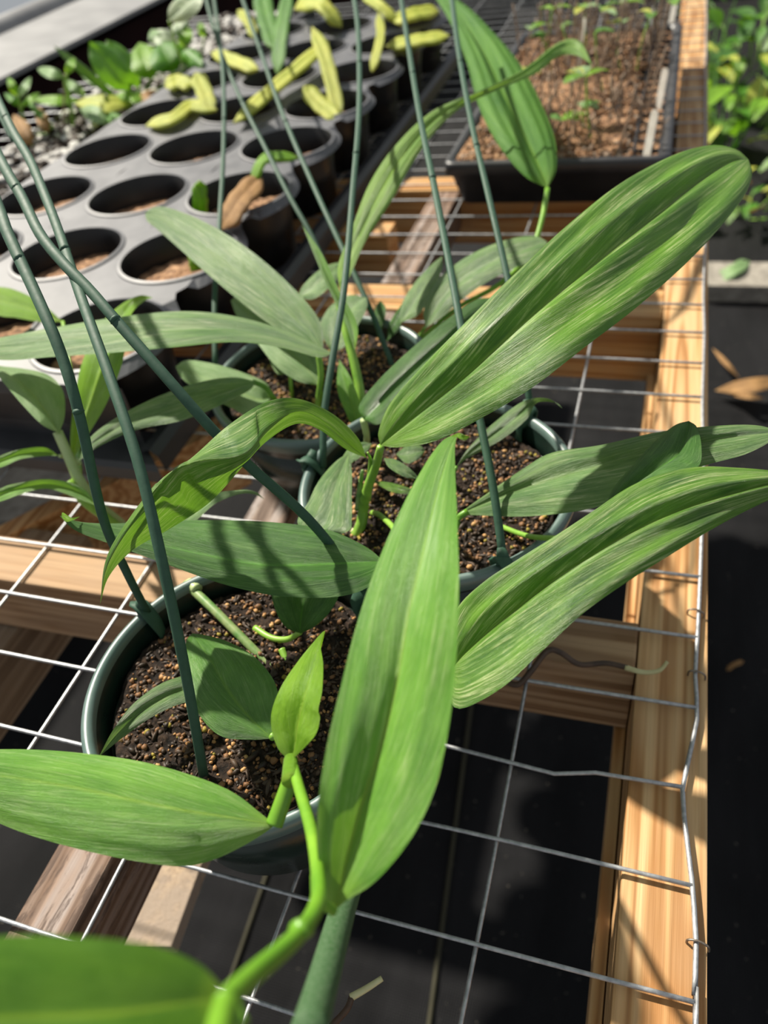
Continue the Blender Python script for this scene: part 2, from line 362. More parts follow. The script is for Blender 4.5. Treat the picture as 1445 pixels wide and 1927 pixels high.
board('cross_board', 'far pine cross board beneath the front of the seedling tray', M['pineX'], -1.0, 0.0185, 0.995, 1.04, -0.075, -0.0015)
board('cross_board', 'short pale pine block between the back pot and the cup tray', M['pineX'], -0.395, -0.305, 0.86, 0.90, -0.055, -0.0015)
board('runner_board', 'long weathered grey runner board passing beneath the hanging pots', M['greyY'], -0.2765, -0.2425, -0.2, 0.2655, -0.06, -0.0015)
board('runner_board', 'grey weathered runner board leading away behind the back pot', M['greyY'], -0.279, -0.244, 0.325, 0.685, -0.05, -0.0015)
board('runner_board', 'farthest grey runner board leading towards the seedling tray', M['greyY'], -0.279, -0.244, 0.745, 0.99, -0.05, -0.0015)
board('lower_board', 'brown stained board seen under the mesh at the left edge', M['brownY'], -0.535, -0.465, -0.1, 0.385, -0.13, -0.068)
board('lower_board', 'orange lit board slanting under the mesh beside the left vine', M['pineY'], 0, 0, 0, 0, -0.15, -0.0655,
      pts=[(-0.60, 0.33), (-0.575, 0.33), (-0.395, 0.56), (-0.42, 0.57)])
board('sunpatch_plank', 'tan gritty plank shaped to a sunlit patch, low below the mesh at the bottom', M['tan'], 0, 0, 0, 0, -0.20, -0.185,
      pts=[tuple(at(110, 1790, -0.185)[:2]), tuple(at(322, 1782, -0.185)[:2]), tuple(at(425, 1500, -0.185)[:2]), tuple(at(262, 1500, -0.185)[:2])], bev=0.001)  # right side of the outline stands for the edge of the sunlight
board('bench_leg', 'pine leg carrying the right rail', M['pineX'], 0.020, 0.058, 1.2, 1.24, GZ, -0.0895, 'bench leg')
board('low_concrete_slab', 'pale blotchy concrete slab on the ground left under the bench', M['concrete'], 0, 0, 0, 0, GZ, GZ + 0.04, 'slab', pts=[tuple(at(-150, 975, GZ + .04)[:2]), tuple(at(205, 985, GZ + .04)[:2]), tuple(at(240, 820, GZ + .04)[:2]), tuple(at(-150, 820, GZ + .04)[:2])])
board('low_concrete_slab', 'pale concrete slab in the weeds at the right edge of the photo', M['concrete'], 0.16, 1.0, 2.12, 2.26, GZ, GZ + 0.05, 'slab')

# ------------------------------------------------------------------ welded wire mesh
wm = empty('wire_mesh', (0, 0.6, 0), 'galvanised welded wire mesh laid over the timber bench frame', 'wire mesh')
YS = [0.1154 + 0.0494 * k for k in range(-8, 42)]
edge_px = [(1309, 1927), (1306, 1890), (1310, 1780), (1302, 1660), (1290, 1560), (1284, 1488), (1300, 1410), (1312, 1345), (1308, 1270), (1312, 1203), (1316, 1120), (1319, 1040)]
edge = [at(x, y, 0.002) for x, y in edge_px]
edge = [Vector((0.0535, edge[0].y - 0.25, 0.002))] + edge + [Vector((0.0545 + 0.0006 * math.sin(k * 2.1), edge[-1].y + 0.04 + 0.06 * k, 0.002)) for k in range(30)]
tube('edge_wire', edge, 0.0013, M['wire'], wm, 7, seg=160)
def edgex(y):
    for a, b in zip(edge, edge[1:]):
        if a.y <= y <= b.y: return a.x + (b.x - a.x) * (y - a.y) / max(1e-6, b.y - a.y)
    return 0.054
for k in range(0, 13):
    x = 0.0532 - 0.0956 * (k + 1)
    P = [Vector((x + random.uniform(-1, 1) * 0.0008, YS[0] - 0.02, 0.0005))]
    for i, y in enumerate(YS[::3]):
        kink = 0.0
        P.append(Vector((x + random.uniform(-1, 1) * 0.0012, y, 0.0004)))
    tube('long_wire', P, 0.00115, M['wire'], wm, 6, seg=90)
kinks = {1487: None}
for i, y in enumerate(YS):
    P = []
    xe = edgex(y)
    n = 14
    for q in range(n + 1):
        x = -1.25 + (xe + 1.25) * q / n
        P.append(Vector((x, y + random.uniform(-1, 1) * 0.0010 * (q < n), 0.0023)))
    if abs(y - 0.2142) < 0.01:      # bent wire near the front
        P = [p for p in P if p.x < -0.06] + [at(980, 1440, .0023), at(1030, 1456, .0023), at(1090, 1452, .0023), at(1150, 1458, .0023), at(1215, 1470, .0023), Vector((xe, P[-1].y, .0023))]
    if 0.62 < y < 0.64:
        P = [p for p in P if p.x < -0.10] + [at(1050, 792, .004), at(1110, 788, .006), at(1170, 776, .008), at(1210, 784, .005), at(1260, 798, .003), Vector((xe, P[-1].y, .0023))]
    tube('cross_wire', P, 0.0012, M['wire'], wm, 6, seg=60)
for (x, y, lab) in ((1308, 1155, 'small rusty staple over the edge wire, topmost of three on the right rail'),
                    (1310, 1271, 'small steel staple over the kinked edge wire, middle of three'),
                    (1312, 1777, 'dark steel staple over the edge wire near the bottom right corner')):
    p = at(x, y, 0.0)
    tag(tube('staple', [p + Vector((-0.0045, 0, -0.001)), p + Vector((-0.0042, 0, 0.003)), p + Vector((0, 0, 0.0042)), p + Vector((0.0042, -0.001, 0.003)), p + Vector((0.005, -0.0015, -0.001))], 0.0006, M['staple'], None, 6, seg=16), lab, 'staple')

# ------------------------------------------------------------------ pots
def lathe(prof, n=64, c=Vector((0, 0, 0)), close=False):
    V, F = [], []
    for r, z in prof:
        for k in range(n):
            g = 2 * math.pi * k / n; V.append(c + Vector((r * math.cos(g), r * math.sin(g), z)))
    for i in range(len(prof) - 1):
        for k in range(n): F.append((i * n + k, i * n + (k + 1) % n, (i + 1) * n + (k + 1) % n, (i + 1) * n + k))
    if close: F.append(tuple((len(prof) - 1) * n + k for k in range(n)))
    return V, F
def grains(name, cen, R, z, n, mats, label, smin, smax, avoid=None, parent=None):
    V, F, fm = [], [], []
    ico = bmesh.new(); bmesh.ops.create_icosphere(ico, subdivisions=1, radius=1); iv = [v.co.copy() for v in ico.verts]; iff = [tuple(v.index for v in f.verts) for f in ico.faces]; ico.free()
    for i in range(n):
        r = R * math.sqrt(random.random()); g = random.random() * 6.283
        s = random.uniform(smin, smax) * (1.25 if random.random() < 0.1 else 1)
        p = cen + Vector((r * math.cos(g), r * math.sin(g), z + s * 0.3 + soilh(cen.x + r * math.cos(g), cen.y + r * math.sin(g))))
        sx, sy, sz = s * random.uniform(.7, 1.2), s * random.uniform(.7, 1.2), s * random.uniform(.6, 1)
        k = random.choices(range(len(mats)), [q[1] for q in mats])[0]
        if mats[k][0] is M['grain2'] and random.random() < .5: sx *= 2.2; sy *= .6
        rot = Matrix.Rotation(random.random() * 6.28, 3, 'Z') @ Matrix.Rotation(random.uniform(-.6, .6), 3, 'X')
        b = len(V)
        for q in iv:
            j = 1 + random.uniform(-.28, .28)
            V.append(p + rot @ Vector((q.x * sx * j, q.y * sy * j, q.z * sz * j)))
        for f in iff: F.append(tuple(b + t for t in f)); fm.append(k)
    o = mesh(name, V, F, mats[0][0], parent, smooth=True, mats=[q[0] for q in mats[1:]], fm=fm)
    if label: tag(o, label, 'granules', kind='stuff')
    return o
def soilh(x, y):
    return 0.0022 * noise.noise(Vector((x * 90, y * 90, 3))) + 0.0012 * noise.noise(Vector((x * 300, y * 300, 7)))
def soil_disc(name, cen, R, z, label, mat, rings=46, seg=120, parent=None, tilt=0.0):
    V, F = [cen + Vector((0, 0, z))], []
    for i in range(1, rings + 1):
        r = R * i / rings
        for k in range(seg):
            g = 2 * math.pi * k / seg; x, y = cen.x + r * math.cos(g), cen.y + r * math.sin(g)
            V.append(Vector((x, y, z + cen.z + tilt * (x - cen.x - (y - cen.y)) + soilh(x, y) + 0.0007 * random.uniform(-1, 1))))
    for k in range(seg): F.append((0, 1 + k, 1 + (k + 1) % seg))
    for i in range(rings - 1):
        for k in range(seg):
            a = 1 + i * seg; F.append((a + k, a + seg + k, a + seg + (k + 1) % seg, a + (k + 1) % seg))
    a = 1 + (rings - 1) * seg; b = len(V)
    for k in range(seg): V.append(V[a + k] + Vector((0, 0, -0.02)))
    for k in range(seg): F.append((a + k, b + k, b + (k + 1) % seg, a + (k + 1) % seg))
    F.append(tuple(b + k for k in range(seg)))
    o = mesh(name, V, F, mat, parent)
    if label: tag(o, label, 'potting soil', kind='stuff')
    return o
POTS = {}
def pot(key, x, y, R, ztop, h, label, drop, soil_label, gl, mats, ng):
    t = empty('hanging_pot', (x, y, ztop - h), label, 'plant pot')
    c = Vector((x, y, 0)); z1 = ztop
    rb = R * 0.74; rw = 0.0028
    prof = [(0.001, z1 - h), (rb * 0.85, z1 - h), (rb, z1 - h + 0.004), (R - 0.0065, z1 - 0.017)]
    inner = [(R - 0.008, z1 - 0.017), (R - 0.0075, z1 - 0.004), (rb - 0.002, z1 - h + 0.006), (0.001, z1 - h + 0.005)]
    V, F = lathe([(rb * 0.3, z1 - h), (rb * 0.85, z1 - h), (rb, z1 - h + 0.004), (R - 0.0075, z1 - 0.018), (R - 0.0095, z1 - 0.018), (rb - 0.002, z1 - h + 0.004), (rb * 0.3, z1 - h + 0.003)], 96, c)
    mesh('pot_body', V, F, M['potgreen'], t)
    V, F = lathe([(R - 0.0060, z1 - 0.013), (R - 0.0030, z1 - 0.0125), (R - 0.0012, z1 - 0.010), (R - 0.0002, z1 - 0.006), (R, z1 - 0.0038), (R - 0.0007, z1 - 0.0015), (R - 0.0022, z1 - 0.0003), (R - 0.0036, z1), (R - 0.0052, z1 - 0.0008), (R - 0.0063, z1 - 0.0026), (R - 0.0066, z1 - 0.005)], 128, c)
    mesh('pot_rim', V, F, M['potrim'], t)
    V, F = lathe([(R - 0.0062, z1 - 0.0045), (R - 0.0078, z1 - 0.012), (R - 0.0100, z1 - 0.022), (R - 0.0085, z1 - 0.022), (R - 0.0058, z1 - 0.012)], 96, c)
    mesh('inner_wall', V, F, M['potgreen'], t)
    zs = z1 - drop; Ri = R - 0.0105 - (R - rb) * (drop / h) * 0.5
    soil_disc('potting_soil', c, Ri, zs, soil_label, M['soil'])
    grains('soil_granules', c, Ri * 0.97, zs, ng, mats, gl, 0.0005, 0.0017)
    POTS[key] = (x, y, R, z1)
pot('front', -0.163, 0.174, 0.079, 0.10, 0.092, 'green plastic hanging pot in front with a bright shiny rim', 0.013,
    'dark damp soil with woody bits filling the front pot', 'tan round granules strewn over soil of the front pot', [(M['grain'], 3), (M['grain3'], 6), (M['grain2'], 14), (M['mossgrain'], .8)], 2600)
pot('mid', -0.106, 0.327, 0.0825, 0.10, 0.092, 'green plastic hanging pot at centre right, soil mostly shaded', 0.014,
    'dark brown soil in the centre right pot', 'brown and olive granules on soil of the centre right pot', [(M['grain'], 3), (M['grain3'], 5), (M['grain2'], 14), (M['mossgrain'], 1.5)], 2600)
pot('back', -0.2250, 0.4475, 0.0850, 0.085, 0.080, 'green plastic hanging pot at the back beside the cup tray', 0.013,
    'dark soil in the back pot between leaf stalks', 'golden brown granules on soil of the back pot', [(M['grain'], 5), (M['grain3'], 6), (M['grain2'], 12), (M['mossgrain'], 2)], 2400)

# ------------------------------------------------------------------ hangers
def hz(pts, z0, z1):
    """3-D points of a straight-ish strand seen along pts, from height z0 to z1"""
    L = [0]
    for a, b in zip(pts, pts[1:]): L.append(L[-1] + math.hypot(b[0] - a[0], b[1] - a[1]))
    out = []
    for p, l in zip(pts, L):
        s = l / L[-1]; inv = (1 - s) / (CAMH - z0) + s / (CAMH - z1)
        out.append(at(p[0], p[1], CAMH - 1 / inv))
    return out
def hanger(label, strands, z1, r=0.0024, wide=0.25):
    p0 = strands[0][0][0]
    t = empty('pot_hanger', at(*p0, strands[0][1]), label, 'pot hanger')
    for pts, z0, clip in strands:
        P = hz(pts, z0, z1)
        s = tube('hanger_strand', P, (lambda u, r=r: r * (1 + wide * u * u)), M['hanger'], t, 10, 0.62, seg=60, ref=fwd.copy())
        for q in (0.38, 0.63):          # small barbs moulded on the strand
            c = P[0].lerp(P[-1], q); PP = cat(P, 100); c = PP[int(q * 99)]; d = (PP[int(q * 99) + 1] - c).normalized()
            tube('barb', [c - d * 0.0012, c, c + d * 0.0012], lambda u: 0.0028 - 0.0018 * abs(u - .5), M['hanger'], s, 8)
        if clip:
            cx, cy, R, zt = POTS[clip]
            a = P[0]; dr = Vector((a.x - cx, a.y - cy, 0)); dr.normalize()
            rim = Vector((cx, cy, zt)) + dr * R
            d = (P[1] - P[0]).normalized()
            V, F = tube_data(cat([rim + dr * 0.001 + Vector((0, 0, -0.014)), rim + dr * 0.0022 + Vector((0, 0, 0.001)), rim - dr * 0.003 + Vector((0, 0, 0.0032)), rim - dr * 0.010 + Vector((0, 0, -0.006)), rim - dr * 0.012 + Vector((0, 0, -0.020))], 20), 0.0046, 10, 0.35)
            mesh('rim_clip', V, F, M['hanger'], t)
            V, F = tube_data([rim - dr * 0.002, rim - dr * 0.002 + (P[1] - rim).normalized() * 0.009], lambda u: 0.0046 - 0.0022 * u, 10, 0.8)
            mesh('clip_socket', V, F, M['hanger'], t)
    return t
hanger('green plastic hanger of the front pot, strands meeting at the upper left edge', [
    ([(277, 1152), (240, 1080), (194, 975), (150, 784), (118, 675), (81, 584), (15, 440), (0, 399), (-50, 270)], 0.100, 'front'),
    ([(385, 1468), (350, 1270), (310, 1080), (262, 877), (206, 709), (156, 570), (112, 440), (85, 369), (55, 299), (20, 239), (-20, 150), (-50, 60)], 0.084, None),
    ([(688, 1112), (587, 984), (469, 877), (400, 809), (312, 709), (212, 596), (169, 546), (119, 495), (75, 440), (40, 369), (0, 299), (-60, 170)], 0.100, 'front')], 0.285, 0.0023, 0.6)
hub = bpy.data.objects['pot_hanger']
tube('hanger_hub', [at(28, 262, .268), at(4, 215, .272), at(-22, 160, .277), at(-60, 90, .284)], lambda u: .0028 + .0022 * u, M['hanger'], hub, 12, 0.4, seg=20, ref=fwd.copy())
hanger('green plastic hanger of the centre right pot rising to the top edge', [
    ([(948, 1062), (930, 930), (905, 800), (872, 640), (850, 520), (815, 340), (785, 190), (752, -20)], 0.100, 'mid'),
    ([(1000, 775), (975, 620), (950, 500), (915, 350), (885, 220), (862, 90), (848, -20)], 0.100, 'mid'),
    ([(608, 880), (610, 780), (625, 680), (648, 540), (664, 360), (676, 200), (674, 60), (664, -20)], 0.098, 'mid')], 0.228, 0.0022)
hanger('green plastic hanger of the back pot, thin strands far behind', [
    ([(405, 694), (404, 560), (413, 420), (421, 260), (418, 120), (400, -20)], 0.085, None),
    ([(742, 698), (700, 590), (650, 480), (590, 350), (530, 210), (488, 90), (450, -20)], 0.070, None),
    ([(640, 560), (590, 450), (545, 370), (500, 280), (450, 180), (410, 80), (383, -20)], 0.070, None)], 0.20, 0.0022)
st = tube('plant_stake', [at(580, 1945, 0.200), at(607, 1850, 0.176), at(655, 1680, 0.122), at(706, 1530, 0.045), at(738, 1450, 0.001)], 0.0043, M['stake'], None, 16, seg=60)
tag(st, 'thick green coated stake leaning out at the bottom centre', 'plant stake')

# ------------------------------------------------------------------ leaves
def leaf(parent, base, tip, L, R, z, mat, dz=(0, 0), Mid=None, name='leaf', nu=18, nv=56, ripple=0.0, rn=3, crease=0.0006, thick=0.0, label=None, ph=0.0, wob=0.0):
    Lp = cat([Vector((*base, 0))] + [Vector((*p, 0)) for p in L] + [Vector((*tip, 0))], nv)
    Rp = cat([Vector((*base, 0))] + [Vector((*p, 0)) for p in R] + [Vector((*tip, 0))], nv)
    if Mid: Mp = cat([Vector((*base, 0))] + [Vector((*p, 0)) for p in Mid] + [Vector((*tip, 0))], nv)
    else: Mp = [(a + b) / 2 for a, b in zip(Lp, Rp)]
    if len(z) > 2: zz = [p.x for p in cat([Vector((q, i * 0.03, 0)) for i, q in enumerate(z)], nv)]
    else: zz = [z[0] + (z[1] - z[0]) * i / (nv - 1) for i in range(nv)]
    V, F, uv = [], [], []
    for i in range(nv):
        t = i / (nv - 1); e = min(1, math.sin(math.pi * min(max(t, 0), 1)) * 1.6)
        dl = lerpl(dz[0], t) if isinstance(dz[0], (list, tuple)) else dz[0]
        dr = lerpl(dz[1], t) if isinstance(dz[1], (list, tuple)) else dz[1]
        pm = at(Mp[i].x, Mp[i].y, zz[i]); pl = at(Lp[i].x, Lp[i].y, zz[i] + dl * e); pr = at(Rp[i].x, Rp[i].y, zz[i] + dr * e)
        W = (pl - pr).length + 1e-9
        tng = at(Mp[min(i + 1, nv - 1)].x, Mp[min(i + 1, nv - 1)].y, zz[min(i + 1, nv - 1)]) - at(Mp[max(i - 1, 0)].x, Mp[max(i - 1, 0)].y, zz[max(i - 1, 0)])
        nrm = (pr - pl).cross(tng)
        if nrm.length > 1e-12: nrm.normalize()
        if nrm.z < 0: nrm = -nrm
        for k in range(nu + 1):
            u = k / nu
            s = abs(u - 0.5) * 2
            p = pm.lerp(pl, s) if u < 0.5 else pm.lerp(pr, s)
            # halves bulge softly, midrib lies in a groove
            bulge = 0.055 * W * math.sin(math.pi * s) - crease * math.exp(-(s / 0.16) ** 2) * e
            rp = ripple * W * e * math.sin(rn * math.pi * 2 * s + ph) * (1 - s * 0.4) * min(1, s * 4)
            wb2 = wob * W * math.sin(t * 19 + ph + (u > .5)) * s * e
            V.append(p + nrm * (bulge + rp + wb2)); uv.append((u, t))
    for i in range(nv - 1):
        for k in range(nu):
            a = i * (nu + 1) + k; F.append((a, a + 1, a + nu + 2, a + nu + 1))
    o = mesh(name, V, F, mat, parent, uv=uv)
    if thick:
        md = o.modifiers.new('thickness', 'SOLIDIFY'); md.thickness = thick; md.offset = 0
    if label: o['label'] = label
    return o
def pet(parent, pts, mat, r0, r1=None, name='petiole', seg=24, flat=1.0):
    """stalk along (px, py, z) points"""
    r1 = r0 if r1 is None else r1
    return tube(name, [at(*p) for p in pts], lambda u: r0 + (r1 - r0) * u, mat, parent, 12, flat, seg=seg)
def node(parent, pxyz, r, mat, stretch=1.3):
    p = at(*pxyz)
    V, F = lathe([(0.0001, -r * stretch), (r * .6, -r * .8 * stretch), (r, 0), (r * .7, r * .7 * stretch), (0.0001, r * stretch)], 14, p)
    return mesh('node', V, F, mat, parent)

# --- vine nearest the camera
pn = empty('climbing_vine', at(430, 1900, 0.255), 'bright green vine arching in from the bottom edge with the longest upright leaf', 'plant')
pet(pn, [(400, 1990, .275), (425, 1890, .262), (470, 1840, .25), (560, 1760, .228), (597, 1700, .21), (598, 1640, .195), (585, 1560, .180), (562, 1480, .165), (548, 1430, .158)], M['stemlime'], .0020, .0019, 'stem', 60)
pet(pn, [(420, 1872, .262), (432, 1900, .262), (450, 1935, .262)], M['stemlime'], .0020, .0018, 'petiole')
pet(pn, [(560, 1752, .229), (575, 1745, .226)], M['stemlime'], .00225, .0022, 'node', 6)
leaf(pn, (628, 1716), (862, 815), [(612, 1690), (597, 1600), (600, 1500), (618, 1390), (642, 1290), (670, 1180), (703, 1080), (742, 985), (790, 890), (830, 832)],
     [(655, 1693), (710, 1655), (775, 1575), (820, 1480), (846, 1360), (858, 1250), (864, 1110), (861, 990), (857, 900), (856, 840)],
     [.184, .193, .202, .211, .219, .225, .229, .229], M['fresh'], ([.008, .008, .003, -.001, -.002], [.004, .003, .004, .008, .006]),
     Mid=[(638, 1680), (656, 1600), (684, 1500), (716, 1400), (745, 1280), (765, 1160), (793, 1040), (818, 940), (846, 850)], ripple=0.014, rn=2, nu=30, nv=90, ph=.6, crease=.0010)
leaf(pn, (848, 822), (884, 822), [(862, 815), (875, 819)], [(858, 822), (874, 829)], [.231, .233, .229], M['lime'], name='leaf_tip', nu=6, nv=14)
pet(pn, [(598, 1650, .197), (600, 1690, .199), (628, 1716, .193)], M['stemlime'], .0020, .0012)
leaf(pn, (518, 1552), (-150, 1440), [(490, 1530), (440, 1492), (370, 1462), (260, 1432), (120, 1414), (0, 1410), (-90, 1418)],
     [(497, 1568), (450, 1596), (390, 1622), (330, 1630), (220, 1614), (90, 1582), (-10, 1545), (-90, 1495)],
     [.150, .158, .162, .160, .155, .150], M['fresh'], (-.004, -.012), Mid=[(450, 1540), (350, 1525), (250, 1505), (150, 1483), (40, 1465), (-60, 1452)], ripple=.008, nu=26, ph=1)
pet(pn, [(550, 1455, .160), (538, 1490, .156), (524, 1530, .152), (516, 1552, .150)], M['stemlime'], .0026, .0030)
leaf(pn, (425, 1878), (-260, 1900), [(410, 1850), (370, 1812), (290, 1780), (150, 1762), (0, 1762), (-120, 1790)],
     [(410, 1905), (350, 1960), (240, 2010), (100, 2030), (-50, 2010), (-160, 1960)], [.262, .27, .27, .265], M['plaingreen'], (-.002, .004), Mid=[(340, 1888), (200, 1905), (0, 1915), (-140, 1908)], ripple=.006)
leaf(pn, (546, 1432), (612, 1187), [(524, 1410), (511, 1372), (512, 1335), (530, 1290), (560, 1245), (590, 1208), (606, 1190)],
     [(568, 1412), (594, 1382), (602, 1352), (599, 1335), (606, 1300), (608, 1250), (603, 1212)], [.158, .166, .172, .172, .170], M['lime'], (-.003, .007), Mid=[(553, 1400), (556, 1360), (572, 1300), (592, 1240)], nu=22, crease=.0015, ripple=.01)
pet(pn, [(547, 1470, .162), (547, 1445, .160), (547, 1428, .158)], M['lime'], .0032, .0024, 'leaf_sheath', 8)

# --- plant rooted in the front pot
pf = empty('potted_vine', at(545, 1262, .084), 'young vine with rounded small leaves rooted in the front pot', 'plant')
pet(pf, [(350, 1098, .095), (400, 1145, .094), (450, 1195, .090), (490, 1235, .086), (520, 1262, .083)], M['stemdk'], .0026, .0022, 'stem')
pet(pf, [(355, 1098, .096), (372, 1110, .096)], M['stempale'], .0034, .0032, 'node', 6)
pet(pf, [(480, 1182, .087), (510, 1200, .089), (540, 1203, .092), (565, 1190, .098)], M['stem'], .0018, .0014)
pet(pf, [(530, 1222, .088), (540, 1245, .086), (552, 1275, .083)], M['stem'], .0019, .0016)
leaf(pf, (566, 1192), (600, 1050), [(540, 1182), (520, 1152), (512, 1110), (540, 1070)], [(590, 1180), (618, 1155), (640, 1115), (640, 1075)], [.098, .106, .112, .114], M['deep'], (.004, .002), nu=14)
leaf(pf, (512, 1390), (362, 1192), [(470, 1392), (415, 1385), (375, 1345), (352, 1285), (347, 1230), (352, 1203)], [(528, 1365), (526, 1325), (515, 1280), (478, 1235), (430, 1208), (390, 1196)],
     [.112, .118, .122, .120], M['smooth'], (-.002, -.004), Mid=[(470, 1350), (430, 1300), (395, 1240)], nu=20, ripple=.01, crease=.0008)
pet(pf, [(512, 1388, .113), (530, 1350, .10), (545, 1300, .085)], M['stem'], .0015, .0015)
leaf(pf, (372, 1272), (186, 1424), [(345, 1272), (300, 1288), (250, 1325), (212, 1375)], [(372, 1312), (330, 1328), (285, 1350), (235, 1385)], [.104, .108, .108, .103], M['silver'], (.003, -.002), nu=12)
pet(pf, [(372, 1280, .104), (385, 1265, .097), (400, 1245, .085)], M['stem'], .0013, .0013)

# --- plant rooted in the centre right pot
pm = empty('potted_vine', at(680, 1000, .085), 'vine in the centre right pot with large fanned striped leaves', 'plant')
pet(pm, [(668, 1012, .083), (680, 985, .090), (684, 955, .098), (693, 915, .113), (706, 880, .128), (716, 842, .150)], M['stem'], .0034, .0020, 'stem', 30)
pet(pm, [(690, 940, .10), (695, 905, .115), (697, 868, .132), (692, 852, .142)], M['stem'], .0026, .0006, 'leaf_sheath', 16)
pet(pm, [(676, 960, .096), (678, 915, .108), (682, 885, .120)], M['stemdk'], .0028, .0008, 'stem', 16)
pet(pm, [(664, 1005, .084), (676, 985, .0865), (684, 962, .096)], M['roottip'], .0024, .0016, 'root', 12)
leaf(pm, (716, 838), (1408, 300), [(712, 812), (735, 758), (795, 690), (880, 604), (965, 520), (1060, 432), (1160, 352), (1260, 297), (1335, 275), (1385, 282)],
     [(750, 842), (820, 830), (905, 788), (1000, 732), (1100, 655), (1200, 578), (1300, 488), (1370, 410), (1405, 360), (1415, 325)],
     [.155, .192, .210, .218, .220, .216, .205], M['mature'], ([.003, .002, .001, .0, -.001], [-.004, -.007, -.010, -.010, -.008]),
     Mid=[(790, 770), (870, 700), (955, 622), (1040, 548), (1130, 475), (1220, 405), (1305, 342), (1370, 305)], ripple=.042, rn=1.6, nu=44, nv=90, ph=-.9, crease=.0036)
leaf(pm, (690, 862), (188, 1138), [(672, 822), (625, 778), (560, 750), (500, 757), (430, 800), (360, 862), (300, 905), (240, 985), (200, 1050)],
     [(650, 845), (600, 808), (555, 798), (500, 832), (455, 880), (395, 945), (320, 995), (250, 1035), (205, 1085)],
     [.150, .180, .205, .212, .208, .200, .190, .178, .160], M['mature'], ([.002, .000, -.002, -.004, .000, 0.0], [-.004, -.008, -.022, -.030, -.024, -.006]),
     Mid=[(660, 838), (610, 795), (560, 775), (505, 805), (458, 856), (370, 868), (312, 898), (248, 985), (202, 1062)], nu=26, nv=80, crease=0, ripple=.004)
leaf(pm, (722, 1056), (112, 970), [(690, 1030), (630, 1002), (560, 988), (450, 980), (330, 980), (220, 985), (150, 982)],
     [(715, 1085), (680, 1112), (620, 1125), (520, 1122), (420, 1100), (320, 1065), (225, 1030), (145, 1000)],
     [.128, .140, .146, .152, .158, .163], M['deep'], (-.004, -.002), Mid=[(620, 1060), (500, 1062), (380, 1042), (260, 1015), (160, 988)], nu=24, ripple=.010, ph=2)
leaf(pm, (116, 972), (150, 972), [(118, 964), (134, 974)], [(124, 982), (140, 978)], [.163, .166, .163], M['lime'], name='leaf_tip', nu=6, nv=12)
pet(pm, [(722, 1056, .128), (752, 1040, .118), (745, 1000, .105), (715, 970, .092), (700, 965, .085)], M['stem'], .0017, .0017)
leaf(pm, (845, 1268), (1560, 905), [(838, 1215), (860, 1145), (910, 1095), (970, 1055), (1045, 1008), (1115, 962), (1200, 908), (1300, 880), (1385, 880), (1470, 888)],
     [(850, 1325), (880, 1330), (950, 1290), (1020, 1225), (1100, 1152), (1180, 1095), (1260, 1045), (1350, 990), (1445, 942), (1520, 918)],
     [.140, .162, .176, .184, .188, .188, .180], M['mature'], ([.001, .000, -.001, -.001], [-.002, -.006, -.008, -.006]),
     Mid=[(872, 1228), (935, 1165), (1015, 1100), (1105, 1040), (1200, 987), (1300, 945), (1400, 917), (1490, 902)], ripple=.036, rn=1.6, nu=44, nv=84, ph=-.6, crease=.0032)
pet(pm, [(845, 1268, .140), (820, 1240, .130), (790, 1120, .105), (770, 1040, .086)], M['stem'], .0020, .0020)
leaf(pm, (862, 968), (1470, 812), [(900, 940), (985, 882), (1040, 852), (1130, 838), (1240, 813), (1340, 802), (1420, 800)],
     [(900, 970), (990, 972), (1090, 962), (1170, 940), (1250, 905), (1330, 875), (1400, 856), (1448, 832)],
     [.110, .124, .138, .150, .160, .164], M['silver'], (.003, -.005), Mid=[(960, 925), (1050, 895), (1150, 868), (1260, 842), (1370, 822)], nu=22, ripple=.012, ph=1.5, crease=.0012)
pet(pm, [(880, 962, .114), (862, 975, .111), (858, 990, .105), (840, 1000, .095), (815, 985, .084)], M['stemlime'], .0018, .0016)
leaf(pm, (1142, 962), (1296, 792), [(1150, 925), (1190, 875), (1235, 828), (1270, 800)], [(1195, 930), (1260, 900), (1312, 880), (1320, 845), (1312, 805)],
     [.150, .158, .162, .160], M['deep'], (-.002, .004), nu=14, crease=.0012)
pet(pm, [(1142, 962, .150), (1120, 985, .138), (1080, 1010, .120), (1000, 1010, .10), (940, 990, .086)], M['stem'], .0015, .0015)
leaf(pm, (722, 862), (790, 902), [(745, 865), (772, 882)], [(732, 880), (762, 898)], [.122, .122, .116], M['silver'], nu=8, nv=20)
leaf(pm, (658, 852), (600, 1010), [(632, 868), (600, 905), (580, 945), (560, 985)], [(662, 885), (662, 930), (662, 975), (655, 1000)],
     [.112, .118, .116, .112], M['silver'], (.0, .0), nu=16, ripple=.016, ph=.8, crease=.001)
leaf(pm, (640, 868), (700, 835), [(655, 845), (680, 832)], [(660, 872), (690, 850)], [.108, .108, .104], M['silver'], nu=8, nv=18)
leaf(pm, (858, 880), (1058, 768), [(880, 845), (930, 795), (985, 755), (1030, 750)], [(880, 862), (940, 830), (990, 790), (1010, 758), (1045, 758)], [.104, .112, .120, .122], M['silver'], (.002, -.002), nu=12, label='grey green leaf with a thin curled tip')
pet(pm, [(858, 880, .104), (850, 895, .095), (845, 905, .084)], M['stem'], .0013, .0013)
leaf(pm, (700, 905), (790, 925), [(735, 908), (770, 918)], [(735, 925), (768, 930)], [.092, .096, .090], M['mature'], nu=8, nv=18)
leaf(pm, (745, 855), (800, 848), [(765, 838), (790, 838)], [(765, 872), (790, 862)], [.104, .104, .100], M['silver'], nu=8, nv=18)
